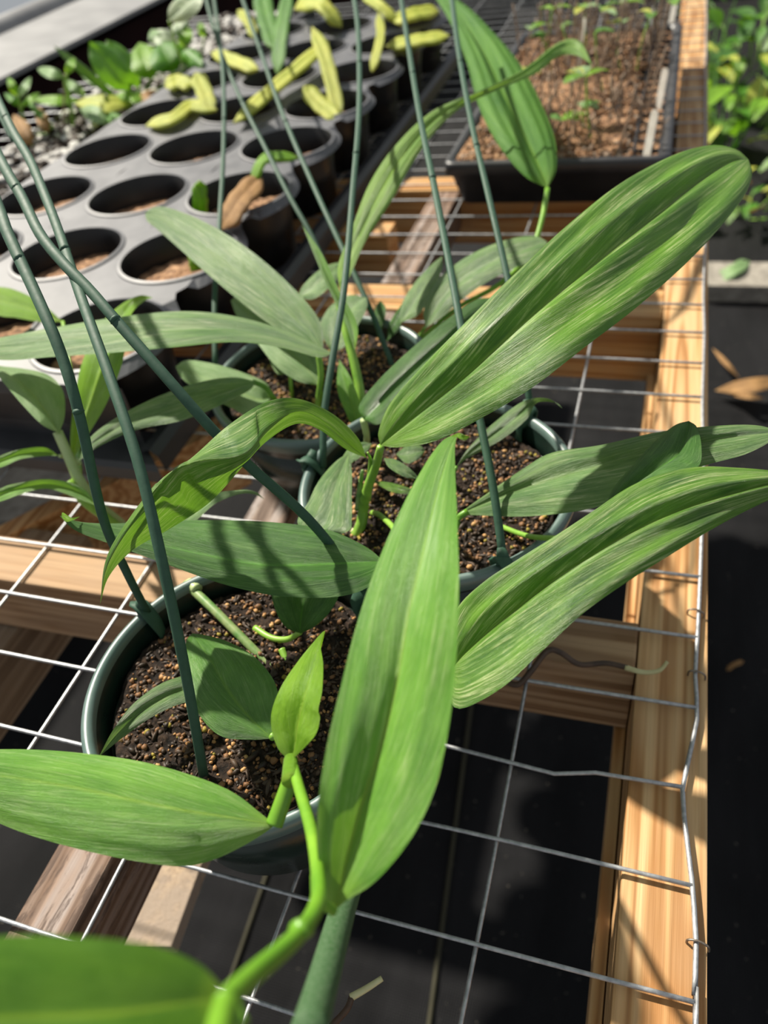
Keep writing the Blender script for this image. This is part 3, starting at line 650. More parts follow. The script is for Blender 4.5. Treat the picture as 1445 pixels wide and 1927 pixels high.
ar = pet(pm, [(948, 1280, .004), (975, 1288, .006), (1000, 1262, .012), (1030, 1225, .016), (1055, 1228, .014), (1090, 1250, .008), (1140, 1248, .007), (1180, 1256, .007)], M['root'], .0019, .0016, 'aerial_root', 50)
tube('root_tip', [at(1176, 1256, .007), at(1210, 1265, .007), at(1240, 1262, .008), at(1256, 1245, .011)], lambda u: .0017 - .0006 * u, M['roottip'], ar, 10, seg=20)
ar = pet(pn, [(560, 2000, .030), (620, 1935, .022), (652, 1900, .014), (662, 1875, .012)], M['root'], .0016, .0014, 'aerial_root', 24)
tube('root_tip', [at(660, 1877, .012), at(690, 1860, .013), at(719, 1841, .014)], lambda u: .0017 - .0004 * u, M['roottip'], ar, 10, seg=14)

# --- plant rooted in the back pot
pb = empty('potted_vine', at(690, 800, .07), 'vine in the back pot with grey green leaves around tall centre shoots', 'plant')
pet(pb, [(672, 810, .072), (678, 750, .090), (668, 690, .106), (650, 620, .124), (636, 560, .138)], M['stem'], .0036, .0026, 'stem', 30)
leaf(pb, (668, 812), (638, 676), [(652, 780), (634, 730)], [(680, 775), (662, 715)], [.080, .096, .108, .116], M['fresh'], (.0, .004), name='leaf_sheath', nu=8, nv=26)
leaf(pb, (668, 660), (568, 422), [(645, 600), (612, 530), (585, 465)], [(672, 610), (638, 545), (606, 478)], [.118, .135, .155, .172], M['fresh'], (.001, .002), name='young_leaf', nu=8)
leaf(pb, (640, 548), (1114, 122), [(636, 500), (662, 430), (695, 345), (745, 272), (815, 208), (905, 170), (985, 130), (1050, 82), (1092, 78)],
     [(658, 520), (690, 450), (735, 380), (790, 285), (855, 212), (930, 172), (1005, 140), (1050, 106), (1085, 104)],
     [.134, .150, .165, .175, .182, .186, .184, .176], M['bright'], ([.002, .003, .004, .002, .0], [-.002, -.004, -.004, -.002, -.001]), nu=18, nv=70, ripple=.02, ph=-.8, crease=.001)
leaf(pb, (1030, 354), (806, -18), [(985, 330), (935, 270), (900, 200), (878, 120), (850, 50), (825, 5)], [(1046, 320), (1044, 265), (1018, 195), (978, 122), (925, 58), (865, 5)],
     [.125, .140, .155, .168, .176], M['broad'], (.004, -.004), nu=24, ripple=.014, ph=.5, crease=.0012)
pet(pb, [(1030, 356, .124), (1018, 420, .112), (995, 480, .100), (940, 535, .092), (860, 580, .082), (790, 640, .070)], M['stemlime'], .0024, .0018, seg=30)
leaf(pb, (800, 618), (1030, 455), [(798, 580), (822, 528), (880, 482), (950, 452), (1005, 444)], [(830, 598), (890, 548), (950, 512), (1000, 492), (1025, 470)],
     [.090, .104, .114, .116], M['silver'], (.003, -.004), nu=18, ripple=.014)
pet(pb, [(800, 616, .090), (785, 640, .078), (775, 660, .069)], M['stem'], .0014, .0014)
leaf(pb, (752, 608), (832, 482), [(757, 570), (782, 530), (812, 498)], [(790, 590), (815, 545), (832, 505)], [.088, .100, .106], M['silver'], nu=12)
leaf(pb, (728, 642), (766, 560), [(732, 610), (750, 580)], [(748, 622), (762, 590)], [.074, .088, .096], M['deep'], name='young_leaf', nu=8, nv=20)
leaf(pb, (712, 640), (716, 566), [(704, 600), (708, 575)], [(722, 610), (726, 580)], [.074, .088, .092], M['deep'], name='young_leaf', nu=8, nv=20)
leaf(pb, (684, 790), (928, 560), [(676, 762), (715, 712), (775, 655), (845, 598), (895, 565)], [(715, 798), (765, 755), (830, 695), (890, 635), (925, 590)],
     [.118, .130, .142, .146], M['deep'], ([.004, .004, .004], [-.006, -.006, -.004]), nu=18, crease=.001)
pet(pb, [(684, 790, .118), (690, 820, .105), (690, 845, .09)], M['stempale'], .0022, .0018)
leaf(pb, (608, 662), (274, 400), [(606, 615), (578, 570), (520, 512), (455, 460), (385, 418), (320, 392), (290, 390)], [(575, 650), (510, 612), (455, 570), (395, 520), (345, 475), (300, 435), (276, 415)],
     [.118, .132, .146, .156, .158], M['silver'], (.004, -.004), nu=22, ripple=.016, ph=.7, crease=.0012)
leaf(pb, (600, 725), (434, 566), [(606, 690), (590, 655), (545, 610), (490, 572), (450, 556)], [(562, 718), (520, 690), (480, 640), (448, 600)],
     [.096, .108, .116, .118], M['pale'], (.002, -.003), nu=18, ripple=.012)
pet(pb, [(600, 668, .118), (604, 710, .104), (598, 760, .084), (600, 800, .07)], M['stem'], .0022, .0020)
pet(pb, [(600, 722, .096), (604, 745, .088), (606, 775, .07)], M['stem'], .0018, .0018)
leaf(pb, (545, 702), (484, 588), [(535, 660), (500, 620)], [(520, 702), (498, 655), (484, 615)], [.092, .100, .104], M['silver'], nu=12)
pet(pb, [(545, 700, .092), (548, 730, .084), (550, 752, .070)], M['stem'], .0014, .0014)
leaf(pb, (625, 664), (-90, 655), [(560, 632), (480, 605), (400, 590), (320, 588), (210, 600), (100, 618), (0, 636)], [(600, 673), (530, 655), (440, 645), (330, 655), (220, 665), (100, 673), (0, 678)],
     [.128, .146, .158, .162, .162, .155], M['silver'], ([-.002, -.004, -.002], [.003, .004, .001]), nu=18, ripple=.02, ph=1.0)
leaf(pb, (512, 748), (330, 690), [(500, 720), (440, 695), (390, 682), (350, 678)], [(485, 790), (440, 770), (390, 745), (345, 715)], [.090, .102, .108, .104], M['pale'], nu=16, ripple=.012)
leaf(pb, (482, 718), (148, 868), [(440, 710), (380, 718), (300, 745), (220, 785), (165, 828)], [(468, 735), (410, 765), (340, 792), (260, 808), (190, 838)],
     [.112, .126, .132, .128, .118], M['silver'], (.002, -.003), nu=16, ripple=.014)
pet(pb, [(475, 718, .112), (500, 730, .106), (520, 755, .094), (545, 775, .072)], M['stemlime'], .0018, .0016)
leaf(pb, (560, 560), (655, 490), [(572, 535), (610, 502)], [(592, 562), (632, 528)], [.100, .106, .104], M['silver'], nu=10, nv=20)
leaf(pb, (622, 660), (690, 560), [(602, 620), (618, 580), (655, 556)], [(645, 655), (672, 615), (690, 580)], [.096, .104, .108], M['silver'], nu=12)
leaf(pb, (560, 930), (470, 925), [(545, 960), (500, 930)], [(520, 940), (495, 925)], [.05, .06, .05], M['pale'], nu=6, nv=10) if False else None

# --- thin leaf behind the left horizontal leaf
leaf(pm, (330, 990), (498, 940), [(360, 958), (400, 930), (450, 922), (480, 925)], [(365, 982), (405, 948), (450, 930), (478, 930)], [.110, .122, .126, .118], M['pale'], (0, -.001), nu=10)

# --- vine at the left edge
pl = empty('left_vine', at(240, 1000, .03), 'lime green vine at the left edge with a backlit upright leaf', 'plant')
pet(pl, [(108, 812, .120), (125, 850, .108), (150, 905, .092), (185, 950, .070), (225, 985, .045), (255, 1010, .012)], M['stempale'], .0032, .0042, 'stem', 30)
pet(pl, [(128, 905, .095), (160, 945, .08), (215, 985, .055), (270, 1030, .02)], M['stem'], .0030, .0030, 'stem', 20)
leaf(pl, (112, 815), (-25, 680), [(122, 780), (118, 735), (90, 705), (40, 693), (0, 690)], [(80, 800), (45, 765), (15, 730), (-10, 700)], [.122, .132, .138, .134], M['pale'], (-.004, .004), Mid=[(85, 772), (45, 725), (5, 695)], nu=16)
leaf(pl, (135, 868), (288, 560), [(132, 820), (140, 750), (155, 680), (190, 610), (225, 575), (262, 556)], [(168, 815), (200, 760), (228, 690), (240, 630), (248, 590), (272, 566)], [.095, .112, .132, .142, .142], M['lime'], (.002, .008), nu=18)
leaf(pl, (112, 858), (-60, 890), [(85, 842), (40, 845), (0, 858)], [(85, 858), (40, 864), (0, 880)], [.105, .112, .112, .108], M['fresh'], (.003, -.001), nu=10)
leaf(pl, (190, 955), (-60, 958), [(150, 915), (90, 902), (30, 910), (0, 920)], [(150, 940), (90, 920), (40, 930), (0, 944)], [.084, .098, .104, .100], M['fresh'], (.003, -.001), nu=10)
leaf(pl, (118, 605), (-70, 545), [(80, 572), (40, 550), (0, 540)], [(80, 606), (30, 598), (-10, 590)], [.100, .108, .110, .106], M['lime'], (.003, -.001), nu=10)
pet(pl, [(118, 605, .100), (128, 660, .088), (140, 760, .078), (150, 900, .088)], M['stem'], .0014, .0018)
pet(pl, [(150, 872, .095), (140, 862, .095), (112, 858, .105)], M['stempale'], .0016, .0012)

# ------------------------------------------------------------------ black cup tray at the left
TZ = 0.080; PX_, PY_ = 0.1343, 0.1504; TX, TY = -0.7205, 0.6422; CR = 0.0575
tray = empty('cup_tray', (-0.6, 0.9, 0), 'black moulded tray of round cups at the left, top lit grey', 'tray')
I0, I1, J0, J1 = 0, 2, -1, 6
cells = [(i, j, TX + i * PX_, TY + j * PY_) for i in range(I0, I1 + 1) for j in range(J0, J1 + 1) if TX + i * PX_ > -1.15]
V, F = [], []
nseg = 48
for (i, j, cx, cy) in cells:
    b = len(V)
    for k in range(nseg):
        g = 2 * math.pi * (k + 0.5) / nseg; c_, s_ = math.cos(g), math.sin(g)
        q = max(abs(c_) / (PX_ / 2), abs(s_) / (PY_ / 2))
        hx, hy = c_ / q, s_ / q
        if i == I1 and hx > 0.045:                       # scalloped right edge follows the cup
            rr = min(math.hypot(hx, hy), CR + 0.010 + 0.02 * (1 - abs(c_))); hx, hy = c_ * rr, s_ * rr
        V.append(Vector((cx + hx, cy + hy, TZ - (0.006 if i == I1 and c_ > .6 else 0))))
    for rr, dzz in ((CR + 0.0050, 0.0), (CR + 0.0042, 0.0016), (CR + 0.001, 0.0022)):
        for k in range(nseg):
            g = 2 * math.pi * (k + 0.5) / nseg
            V.append(Vector((cx + rr * math.cos(g), cy + rr * math.sin(g), TZ + dzz)))
    for l in range(3):
        for k in range(nseg):
            F.append((b + l * nseg + k, b + l * nseg + (k + 1) % nseg, b + (l + 1) * nseg + (k + 1) % nseg, b + (l + 1) * nseg + k))
dk = mesh('tray_deck', V, F, M['sunlit_deck'], tray, smooth=False)
soilcells = []
for (i, j, cx, cy) in cells:
    V, F = lathe([(CR + 0.0012, TZ + 0.0022), (CR, TZ + 0.0005), (CR - 0.004, TZ - 0.03), (CR - 0.008, 0.006), (CR - 0.016, 0.003)], 40, Vector((cx, cy, 0)), True)
    # outer skin gives the cup wall a thickness
    V2, F2 = lathe([(CR + 0.0012, TZ + 0.0022), (CR + 0.002, TZ - 0.002), (CR - 0.002, TZ - 0.03), (CR - 0.006, 0.0045), (CR - 0.015, 0.0028)], 40, Vector((cx, cy, 0)), True)
    n0 = len(V); V += V2; F += [tuple(n0 + q for q in f[::-1]) for f in F2]
    mesh('cup', V, F, M['blackcup'], tray)
    if -1 <= i and PX_: soilcells.append((cx, cy))
# skirt and foot flange
x1 = TX + I1 * PX_ + PX_ / 2 + .0; x0 = TX - PX_ / 2; y0 = TY + J0 * PY_ - PY_ / 2; y1 = TY + J1 * PY_ + PY_ / 2
prof = [(0, TZ), (0.002, TZ - 0.012), (-0.004, 0.035), (-0.004, 0.022), (0.020, 0.020), (0.024, 0.016), (0.026, 0.006)]
V, F = [], []
for o_, z_ in prof:
    for (cx, cy) in ((x0 - o_, y0 - o_), (x1 + o_, y0 - o_)): V.append(Vector((cx, cy, z_)))
for i in range(len(prof) - 1): F.append((2 * i, 2 * i + 1, 2 * i + 3, 2 * i + 2))
mesh('front_skirt', V, F, M['blackpl'], tray, smooth=False)
V, F = [], []
prof = [(0.000, 0.024), (0.010, 0.026), (0.016, 0.020), (0.018, 0.004)]
for o_, z_ in prof: V += [Vector((x1 + o_, y0 - .01, z_)), Vector((x1 + o_, y1, z_))]
for i in range(len(prof) - 1): F.append((2 * i, 2 * i + 1, 2 * i + 3, 2 * i + 2))
mesh('side_flange', V, F, M['blackpl'], tray, smooth=False)
for k, (cx, cy) in enumerate(soilcells):
    soil_disc('potting_soil', Vector((cx, cy, 0)), CR - 0.0035, 0.058 + 0.004 * random.random(), 'orange brown soil low in a cup of the black tray', M['soilorange'], 16, 48, tilt=0.11)['group'] = 'soil in the tray cups'

# leaf cuttings and pads on the tray
def pad(label, pts, wpx, z, mat, cat_='cutting', thick=0.003, name='leaf_cutting', group=None, kind=None):
    P = cat([Vector((*p, 0)) for p in pts], 9)
    L, R = [], []
    for i in range(1, 8):
        t = (P[i + 1] - P[i - 1]).normalized(); n = Vector((-t.y, t.x, 0)); ww = wpx / 2 * min(1, 1.25 * math.sin(math.pi * i / 8) ** .35) * (1 + .05 * (-1) ** i)
        L.append((P[i].x + n.x * ww, P[i].y + n.y * ww)); R.append((P[i].x - n.x * ww, P[i].y - n.y * ww))
    o = leaf(None, (P[0].x, P[0].y), (P[8].x, P[8].y), L, R, z, mat, nu=10, nv=30, name=name, thick=thick, ripple=.02)
    return tag(o, label, cat_, group)
pad('short fat yellow cutting pointing left in the right cup of the tray', [(572, 163), (600, 195), (640, 225)], 30, [.10, .085, .075], M['yellow'])
pad('long upright yellow cutting standing in the right cup', [(587, 52), (612, 110), (640, 225)], 26, [.13, .11, .07], M['yellow'])
pad('long diagonal yellow green cutting lying across two cups', [(440, 232), (500, 180), (618, 80)], 22, [.09, .10, .11], M['yellow'])
pad('pale yellow cutting standing up between the two left cups', [(368, 138), (385, 175), (396, 212)], 30, [.11, .10, .085], M['yellow'])
pad('bent yellow green cutting hanging over a cup at the left', [(275, 238), (330, 222), (360, 200), (408, 208)], 20, [.085, .09, .09, .088], M['yellow'])
pad('flat yellow cutting behind the thin hanger strand', [(398, 100), (440, 115), (486, 132)], 22, [.09, .09, .088], M['yellow'])
pad('small yellow cutting at the left rim of the tray', [(312, 165), (335, 155), (362, 163)], 24, [.09, .09, .088], M['yellow'])
pad('green strap cutting standing in a far cup', [(522, 140), (530, 60), (545, -20)], 24, [.08, .12, .15], M['weed'])
pad('broad green strap cutting leaning at the top of the tray', [(520, 95), (500, 30), (490, -20)], 34, [.09, .11, .13], M['weed'])
pad('arched yellow cutting at the top of the tray', [(555, 18), (600, 8), (642, 52)], 24, [.10, .12, .09], M['yellow'])
pad('narrow yellow green cutting beside the tall centre strand', [(712, 25), (716, 70), (700, 135)], 15, [.12, .11, .085], M['yellow'])
pad('yellow cutting at the top edge right of the centre strand', [(680, -10), (715, 12), (745, 40)], 18, [.12, .12, .10], M['yellow'])
pad('bright yellow curled cutting at the far right of the tray', [(738, 42), (780, 28), (826, 22)], 22, [.10, .10, .09], M['yellow'])
pad('yellow green flat cutting resting over the right rim of the tray', [(728, 88), (780, 78), (845, 68)], 20, [.09, .092, .09], M['yellow'])
pad('bright green curved cutting over the dried husk', [(560, 298), (500, 298), (475, 345)], 15, [.10, .11, .09], M['lime'])
pad('tan shrivelled dried husk on the edge of a cup', [(420, 432), (450, 380), (492, 335)], 40, [.085, .10, .09], M['dry'], 'dried leaf', name='dried_husk')
pad('short green ridged cutting standing in a cup below the husk', [(376, 342), (376, 375), (374, 415)], 26, [.11, .09, .06], M['lime'])
pad('small green cutting in the cup nearest the pale leaf', [(366, 470), (370, 500), (374, 525)], 24, [.08, .07, .05], M['lime'])
pad('thin yellow piece near the top edge of the tray', [(448, 20), (470, 45), (478, 72)], 18, [.10, .10, .09], M['yellow'])

# ------------------------------------------------------------------ seedling tray
sx0, sx1, sy0, sy1, sz = -0.244, 0.0105, 0.925, 1.49, 0.058
sd = empty('seedling_tray', ((sx0 + sx1) / 2, (sy0 + sy1) / 2, 0.002), 'black plug tray full of seedlings at the far right of the bench', 'tray')
def ringbox(prof):
    V, F = [], []
    for o_, z_ in prof:
        x0_, x1_, y0_, y1_ = sx0 - o_, sx1 + o_, sy0 - o_, sy1 + o_; r = 0.012
        for (cx, cy, g0) in ((x1_ - r, y1_ - r, 0), (x0_ + r, y1_ - r, 90), (x0_ + r, y0_ + r, 180), (x1_ - r, y0_ + r, 270)):
            for q in range(5):
                g = math.radians(g0 + 22.5 * q); V.append(Vector((cx + r * math.cos(g), cy + r * math.sin(g), z_)))
    n = 20
    for i in range(len(prof) - 1):
        for k in range(n): F.append((i * n + k, i * n + (k + 1) % n, (i + 1) * n + (k + 1) % n, (i + 1) * n + k))
    F.append(tuple((len(prof) - 1) * n + k for k in range(n)))
    return V, F
V, F = ringbox([(-0.010, sz - 0.02), (-0.009, sz), (0.0, sz + 0.001), (0.002, sz - 0.002), (0.002, sz - 0.014), (-0.004, sz - 0.016), (-0.014, 0.0045), (-0.020, 0.003)])
mesh('tray_shell', V, F, M['blackpl'], sd)
V, F = [], []
nx, ny = 8, 18
def barbox(x0_, x1_, y0_, y1_, z0_, z1_):
    b = len(V)
    for z_ in (z0_, z1_):
        for x, y in ((x0_, y0_), (x1_, y0_), (x1_, y1_), (x0_, y1_)): V.append(Vector((x, y, z_)))
    F.extend([(b, b + 3, b + 2, b + 1), (b + 4, b + 5, b + 6, b + 7)] + [(b + i, b + (i + 1) % 4, b + 4 + (i + 1) % 4, b + 4 + i) for i in range(4)])
ax0, ax1, ay0, ay1 = sx0 + .011, sx1 - .011, sy0 + .011, sy1 - .011
for i in range(nx + 1):
    x = ax0 + (ax1 - ax0) * i / nx; barbox(x - .0014, x + .0014, ay0, ay1, sz - .03, sz - .004)
for i in range(ny + 1):
    y = ay0 + (ay1 - ay0) * i / ny; barbox(ax0, ax1, y - .0014, y + .0014, sz - .03, sz - .0045)
mesh('plug_grid', V, F, M['blackpl'], sd, smooth=False)
V, F = [], []
gx, gy = 60, 130
for j in range(gy + 1):
    for i in range(gx + 1):
        x = ax0 + (ax1 - ax0) * i / gx; y = ay0 + (ay1 - ay0) * j / gy
        fill = noise.noise(Vector((x * 14, y * 9, 1.5))) * 0.5 + 0.5
        edge_r = 1 if x < sx1 - 0.05 else 0.25
        near = 1.0 if y < sy0 + 0.30 else 0.45
        V.append(Vector((x, y, sz - .010 + .016 * fill * edge_r * near + .003 * noise.noise(Vector((x * 160, y * 160, 0))))))
for j in range(gy):
    for i in range(gx):
        a = j * (gx + 1) + i; F.append((a, a + 1, a + gx + 2, a + gx + 1))
tag(mesh('potting_soil', V, F, M['soilorange']), 'orange brown soil filling the seedling tray', 'potting soil', kind='stuff')
V, F, fm = [], [], []
ico = bmesh.new(); bmesh.ops.create_icosphere(ico, subdivisions=1, radius=1); iv = [v.co.copy() for v in ico.verts]; iff = [tuple(v.index for v in f.verts) for f in ico.faces]; ico.free()
for q in range(1500):
    x, y = random.uniform(ax0 + .004, ax1 - .03), sy0 + .012 + (sy1 - sy0 - .03) * random.random() ** 1.5; s_ = random.uniform(.0014, .0042); b = len(V); kk = random.choice((0, 0, 1, 2))
    for v_ in iv: V.append(Vector((x + v_.x * s_ * random.uniform(.7, 1.4), y + v_.y * s_, sz - .001 + random.uniform(-.002, .002) + v_.z * s_ * .7)))
    for f_ in iff: F.append(tuple(b + t for t in f_)); fm.append(kk)
tag(mesh('soil_clumps', V, F, M['soilorange'], None, mats=[M['grain3'], M['twig']], fm=fm), 'crumbly orange clumps and bits on top of the seedling tray soil', 'soil clumps', kind='stuff')
ORGs = Vector(((ax0 + ax1) / 2, (ay0 + ay1) / 2, 0))
def leafblade(P0, d, up, L, W, mat, parent, name='leaf', droop=0.3, n=7):
    d = d.normalized(); s = d.cross(up).normalized(); V, F, uv = [], [], []
    for i in range(n + 1):
        t = i / n; c = P0 + d * (L * t) - Vector((0, 0, droop * L * t * t)); ww = W / 2 * math.sin(math.pi * (0.04 + 0.94 * t)) ** .75
        for k in range(5):
            u = k / 4 - .5; V.append(c + s * (ww * 2 * u) + Vector((0, 0, abs(u) * ww * .5))); uv.append((k / 4, t))
    for i in range(n):
        for k in range(4): F.append((i * 5 + k, i * 5 + k + 1, i * 5 + k + 6, i * 5 + k + 5))
    return mesh(name, V, F, mat, parent, uv=uv)
# seedlings
for q in range(120):
    x = random.uniform(ax0 + .03, ax1 - .01); y = random.uniform(sy0 + .03, sy1 - .01)
    green = q % 6 == 0
    hgt = random.uniform(.04, .11) * (1.0 if y > sy0 + .2 else .7)
    b0 = Vector((x, y, sz - .008)); top = b0 + Vector((random.uniform(-.02, .02), random.uniform(-.02, .02), hgt))
    t = empty('seedling', b0, 'small green leafed seedling growing in the black plug tray' if green else 'thin bare brown seedling stalk in the black plug tray', 'seedling', 'leafy seedlings in the plug tray' if green else 'bare seedling stalks in the plug tray')
    tube('stem', [b0, b0.lerp(top, .5) + Vector((random.uniform(-.006, .006), 0, 0)), top], .0013, M['stem'] if green and q % 4 else M['twig'], t, 6, seg=10)
    if green:
        for k in range(random.choice((2, 3, 4))):
            g = random.random() * 6.28; leafblade(top, Vector((math.cos(g), math.sin(g), .3)), Vector((0, 0, 1)), random.uniform(.020, .036), random.uniform(.012, .020), M[random.choice(('yellow', 'lime', 'pale', 'weed'))], t)
    else:
        d = Vector((random.uniform(-1, 1), random.uniform(-1, 1), .8)).normalized()
        m1 = b0.lerp(top, .6); tube('twig', [m1, m1 + d * .02], .0007, M['twig'], t, 5, seg=4)
def plabel(px, py, z0, ztop, wpx, label):
    b0 = at(px, py, z0); ww = wpx; d = Vector((.10, .22, 1)).normalized(); h = ztop - z0; s = Vector((0.66, -0.75, 0)); n = s.cross(d).normalized() * .0006
    V, F = [], []
    prof = [(-ww, 0), (ww, 0), (ww, h * .92), (ww * .6, h), (-ww * .6, h), (-ww, h * .92)]
    for sg in (-1, 1):
        for u, v_ in prof: V.append(b0 + s * u + d * v_ + n * sg)
    F = [(5, 4, 3, 2, 1, 0), (6, 7, 8, 9, 10, 11)] + [(i, (i + 1) % 6, 6 + (i + 1) % 6, 6 + i) for i in range(6)]
    tag(mesh('plant_label', V, F, M['label'], None, smooth=False), label, 'plant label')
plabel(1216, 296, .05, .098, .006, 'white plastic plant label at the front right of the seedling tray')
plabel(1238, 205, .05, .095, .006, 'white plant label standing behind the front one in the tray')
plabel(1085, 140, .05, .12, .004, 'slim grey plant label leaning in the middle of the seedlings')
plabel(1262, 48, .05, .10, .006, 'pale plant label at the far right of the seedling tray')

# ------------------------------------------------------------------ background at the left: rail, gravel, plants
rl = empty('wall_rail', (-1.62, 1.0, 0.13), 'white painted rail running diagonally across the top left corner', 'rail')
RX = -1.60
p_lo = at(0, 160, 0)
def atx(px, py, x):
    d = RC @ Vector(((px - 722.5) / FPX, (py - 963.5) / FPX, 1)); return Vector((0, 0, CAMH)) + d * (x / d.x)
zl = atx(0, 160, RX).z; X2 = RX - .30; zu = atx(0, 66, X2).z
V = [Vector((x_, y_, z_)) for y_ in (-1, 6) for x_, z_ in ((RX, zl), (RX, zl + .012), (X2, zu), (X2, zu - .03), (RX - .02, zl))]
F = [(0, 1, 6, 5), (1, 2, 7, 6), (2, 3, 8, 7), (3, 4, 9, 8), (4, 0, 5, 9), (0, 4, 3, 2, 1), (5, 6, 7, 8, 9)]
mesh('rail_face', V, F, M['rail'], rl, smooth=False)
V, F = tube_data([Vector((X2 - .07, -1, zu - .02)), Vector((X2 - .07, 6, zu - .02))], .050, 24); mesh('rail_tube', V, F, M['rail'], rl)
gt = box('gravel_tray', -1.06, -0.815, 0.75, 2.0, 0.004, 0.03, M['blackpl']); tag(gt, 'shallow black tray at the far left holding pale gravel', 'tray')
def sh0(x, y): return 0
V, F, fm = [], [], []
random.seed(11)
ico = bmesh.new(); bmesh.ops.create_icosphere(ico, subdivisions=1, radius=1); iv = [v.co.copy() for v in ico.verts]; iff = [tuple(v.index for v in f.verts) for f in ico.faces]; ico.free()
for q in range(900):
    x, y = random.uniform(-1.04, -.83), random.uniform(.78, 1.97); s = random.uniform(.005, .013); b = len(V)
    for v_ in iv: V.append(Vector((x + v_.x * s * random.uniform(.8, 1.2), y + v_.y * s, .034 + v_.z * s * .7)))
    for f_ in iff: F.append(tuple(b + t for t in f_))
tag(mesh('gravel', V, F, M['stone'], None, smooth=False, mats=[M['grain2'], M['soil']], fm=[(0 if (i_ // 20) % 7 in (0, 4, 5) else 1 + (i_ // 20) % 2) for i_ in range(len(F))]), 'pale and brown gravel heaped in the tray at the far left', 'gravel', kind='stuff')

def bush(name, label, base, specs, catn='plant'):
    """leaves given as (px base, px tip, width px, z0, z1, material)"""
    t = empty(name, base, label, catn)
    for (a, b, wpx, z0, z1, mt) in specs:
        wpx = wpx * 1.3
        A, B = Vector((*a, 0)), Vector((*b, 0)); d = (B - A).normalized(); n = Vector((-d.y, d.x, 0))
        L = [tuple((A.lerp(B, q) + n * wpx / 2 * s_)[:2]) for q, s_ in ((.2, .75), (.5, 1), (.8, .7))]
        R = [tuple((A.lerp(B, q) - n * wpx / 2 * s_)[:2]) for q, s_ in ((.2, .75), (.5, 1), (.8, .7))]
        leaf(t, a, b, L, R, [z0, (z0 + z1) / 2 + .012, z1], M[mt], nu=8, nv=14, crease=.002)
        pa = at(*a, z0); tube('stem', [Vector((base[0] * .5 + pa.x * .5, base[1] * .5 + pa.y * .5, base[2])), pa], .0018, M['stem'], t, 6)
    return t
bush('broadleaf_plant', 'broad leafed bright green plant against the dark wall left of the tray', at(235, 195, .03), [
    ((248, 172), (168, 78), 46, .06, .15, 'weed'), ((262, 165), (200, 75), 34, .05, .13, 'weed'), ((285, 150), (262, 80), 46, .06, .10, 'lime'),
    ((330, 135), (300, 80), 54, .06, .10, 'weed'), ((350, 128), (372, 95), 34, .06, .09, 'weed'), ((225, 190), (100, 85), 14, .05, .16, 'mature')])
bush('variegated_plant', 'plant with white dappled leaves near the top left of the photo', at(345, 120, .03), [
    ((330, 75), (280, 70), 24, .08, .09, 'white'), ((345, 62), (330, 42), 30, .10, .11, 'white'), ((345, 90), (352, 48), 22, .08, .11, 'lime'),
    ((318, 40), (382, -12), 34, .18, .24, 'white'), ((385, 70), (375, 42), 12, .09, .11, 'lime'), ((300, 85), (285, 55), 20, .08, .10, 'pale')])
bush('yellowing_weed', 'low yellow green weed crawling along the left rim of the cup tray', at(210, 220, .03), [
    ((250, 195), (140, 195), 24, .05, .06, 'yellow'), ((290, 185), (215, 180), 16, .05, .06, 'lime'), ((215, 225), (150, 205), 26, .05, .06, 'pale'),
    ((150, 190), (60, 188), 14, .05, .06, 'lime'), ((300, 175), (258, 190), 18, .05, .055, 'dry'), ((240, 230), (190, 215), 16, .05, .05, 'weed')])
bush('small_seedling', 'slender seedling with narrow leaves before the dark wall', at(118, 235, .03), [
    ((120, 145), (70, 130), 16, .12, .12, 'pale'), ((125, 140), (140, 108), 14, .12, .14, 'lime'), ((125, 150), (160, 182), 14, .11, .09, 'pale'), ((200, 165), (150, 135), 14, .07, .08, 'pale')])
tube('stem', [at(118, 250, .03), at(122, 140, .12)], .0018, M['twig'], bpy.data.objects['small_seedling'], 6)
bush('wispy_weed', 'wispy pale green weed with dry base at the far left', at(35, 240, .03), [
    ((32, 180), (15, 145), 12, .09, .11, 'lime'), ((35, 185), (58, 145), 12, .09, .11, 'pale'), ((40, 200), (75, 175), 10, .07, .08, 'lime'), ((38, 200), (8, 175), 10, .07, .08, 'weed'),
    ((60, 275), (25, 215), 24, .04, .06, 'dry'), ((100, 240), (50, 190), 10, .05, .07, 'weed'), ((90, 250), (70, 200), 18, .05, .06, 'dry')])

# ------------------------------------------------------------------ weeds on the ground at the right
random.seed(5)
def gweed(name, label, cx, cy, zc, n, spread, hmax, mats, lmin, lmax, asp=.4):
    base = at(cx, cy, GZ); t = empty(name, base, label, 'plant')
    for q in range(n):
        g = random.random() * 6.28; r = spread * math.sqrt(random.random()); hh = random.uniform(.02, hmax)
        p = base + Vector((r * math.cos(g), r * math.sin(g) * 1.1, hh))
        d = Vector((math.cos(g) + random.uniform(-.6, .6), math.sin(g) + random.uniform(-.6, .6), random.uniform(0, .9)))
        ll = random.uniform(lmin, lmax)
        leafblade(p, d, Vector((0, 0, 1)), ll, ll * asp, M[random.choice(mats)], t, droop=random.uniform(.1, .5))
        if q % 3 == 0: tube('stem', [base + Vector((r * .4 * math.cos(g), r * .4 * math.sin(g), 0)), p], .0022, M['stem'], t, 5, seg=5)
gweed('ground_weed', 'yellow green leafy weed growing beside the bench rail at right', 1400, 250, 0, 60, .27, .26, ('weed', 'lime', 'yellow', 'lime', 'mature'), .10, .20)
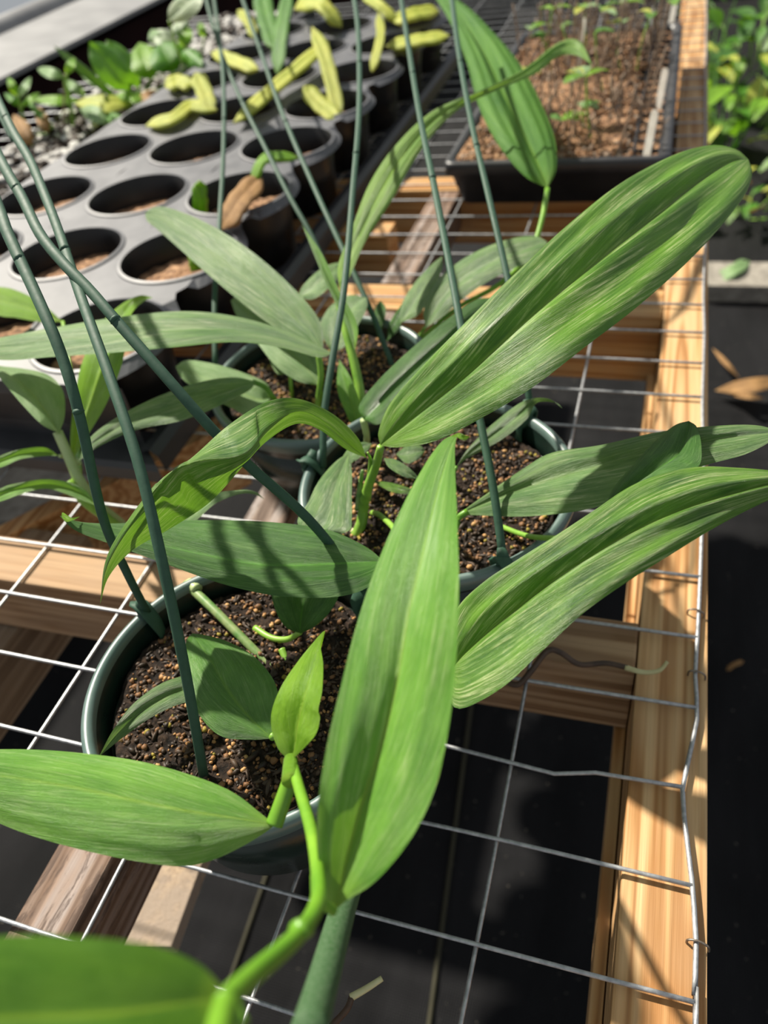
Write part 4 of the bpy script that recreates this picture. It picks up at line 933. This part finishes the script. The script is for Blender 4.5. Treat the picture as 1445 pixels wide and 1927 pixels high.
gweed('ground_weed', 'dark green weed behind the yellow one near the top right corner', 1420, 130, 0, 60, .42, .3, ('weed', 'deep', 'deep', 'mature'), .12, .24)
gweed('ground_weed', 'sparse olive weed below the tip of the longest right leaf', 1400, 400, 0, 34, .17, .10, ('weed', 'mature', 'yellow', 'dry'), .05, .10)
gr = empty('grass_clump', at(1350, 330, GZ), 'long thin grass blades arching up at the top right corner', 'grass')
for a, b, c2 in (((1345, 330), (1350, 120), (1390, -20)), ((1350, 340), (1375, 140), (1470, 70)), ((1355, 320), (1390, 170), (1460, 110)), ((1345, 300), (1338, 140), (1350, 40)), ((1360, 330), (1400, 230), (1460, 190)), ((1370, 300), (1420, 210), (1450, 100))):
    tube('grass_blade', [at(*a, GZ), at(*b, GZ + .25), at(*c2, GZ + .36)], lambda u: .0055 * (1 - u * .8), M['weed'], gr, 6, .25, seg=16)
dl = empty('dried_stalk', at(1400, 735, GZ + .01), 'orange brown dried leaf and stalk lying on the ground cover at right', 'dried leaf')
for a, b, ww in (((1345, 735), (1480, 715), 24), ((1340, 655), (1392, 712), 9), ((1370, 740), (1440, 750), 10)):
    A, B = Vector((*a, 0)), Vector((*b, 0)); d = (B - A).normalized(); n = Vector((-d.y, d.x, 0))
    leaf(dl, a, b, [tuple((A.lerp(B, q) + n * ww / 2)[:2]) for q in (.3, .7)], [tuple((A.lerp(B, q) - n * ww / 2)[:2]) for q in (.3, .7)], [GZ + .02, GZ + .05, GZ + .03], M['dry'], nu=6, nv=12)
pad('pale green strap leaf lying at the right edge beside the rail', [(1340, 530), (1370, 515), (1410, 492)], 22, [GZ + .03, GZ + .06, GZ + .05], M['pale'], 'fallen leaf', name='fallen_leaf')
pad('small orange fallen leaf on the ground cover right of the rail', [(1368, 1262), (1380, 1252), (1398, 1245)], 8, [GZ + .012, GZ + .02, GZ + .016], M['dry'], 'fallen leaf', name='fallen_leaf')
pad('brown curled scrap of leaf on the ground cover right of the long leaf', [(814, 1480), (822, 1455), (818, 1435)], 8, [GZ + .012, GZ + .02, GZ + .016], M['dry'], 'fallen leaf', name='fallen_leaf')
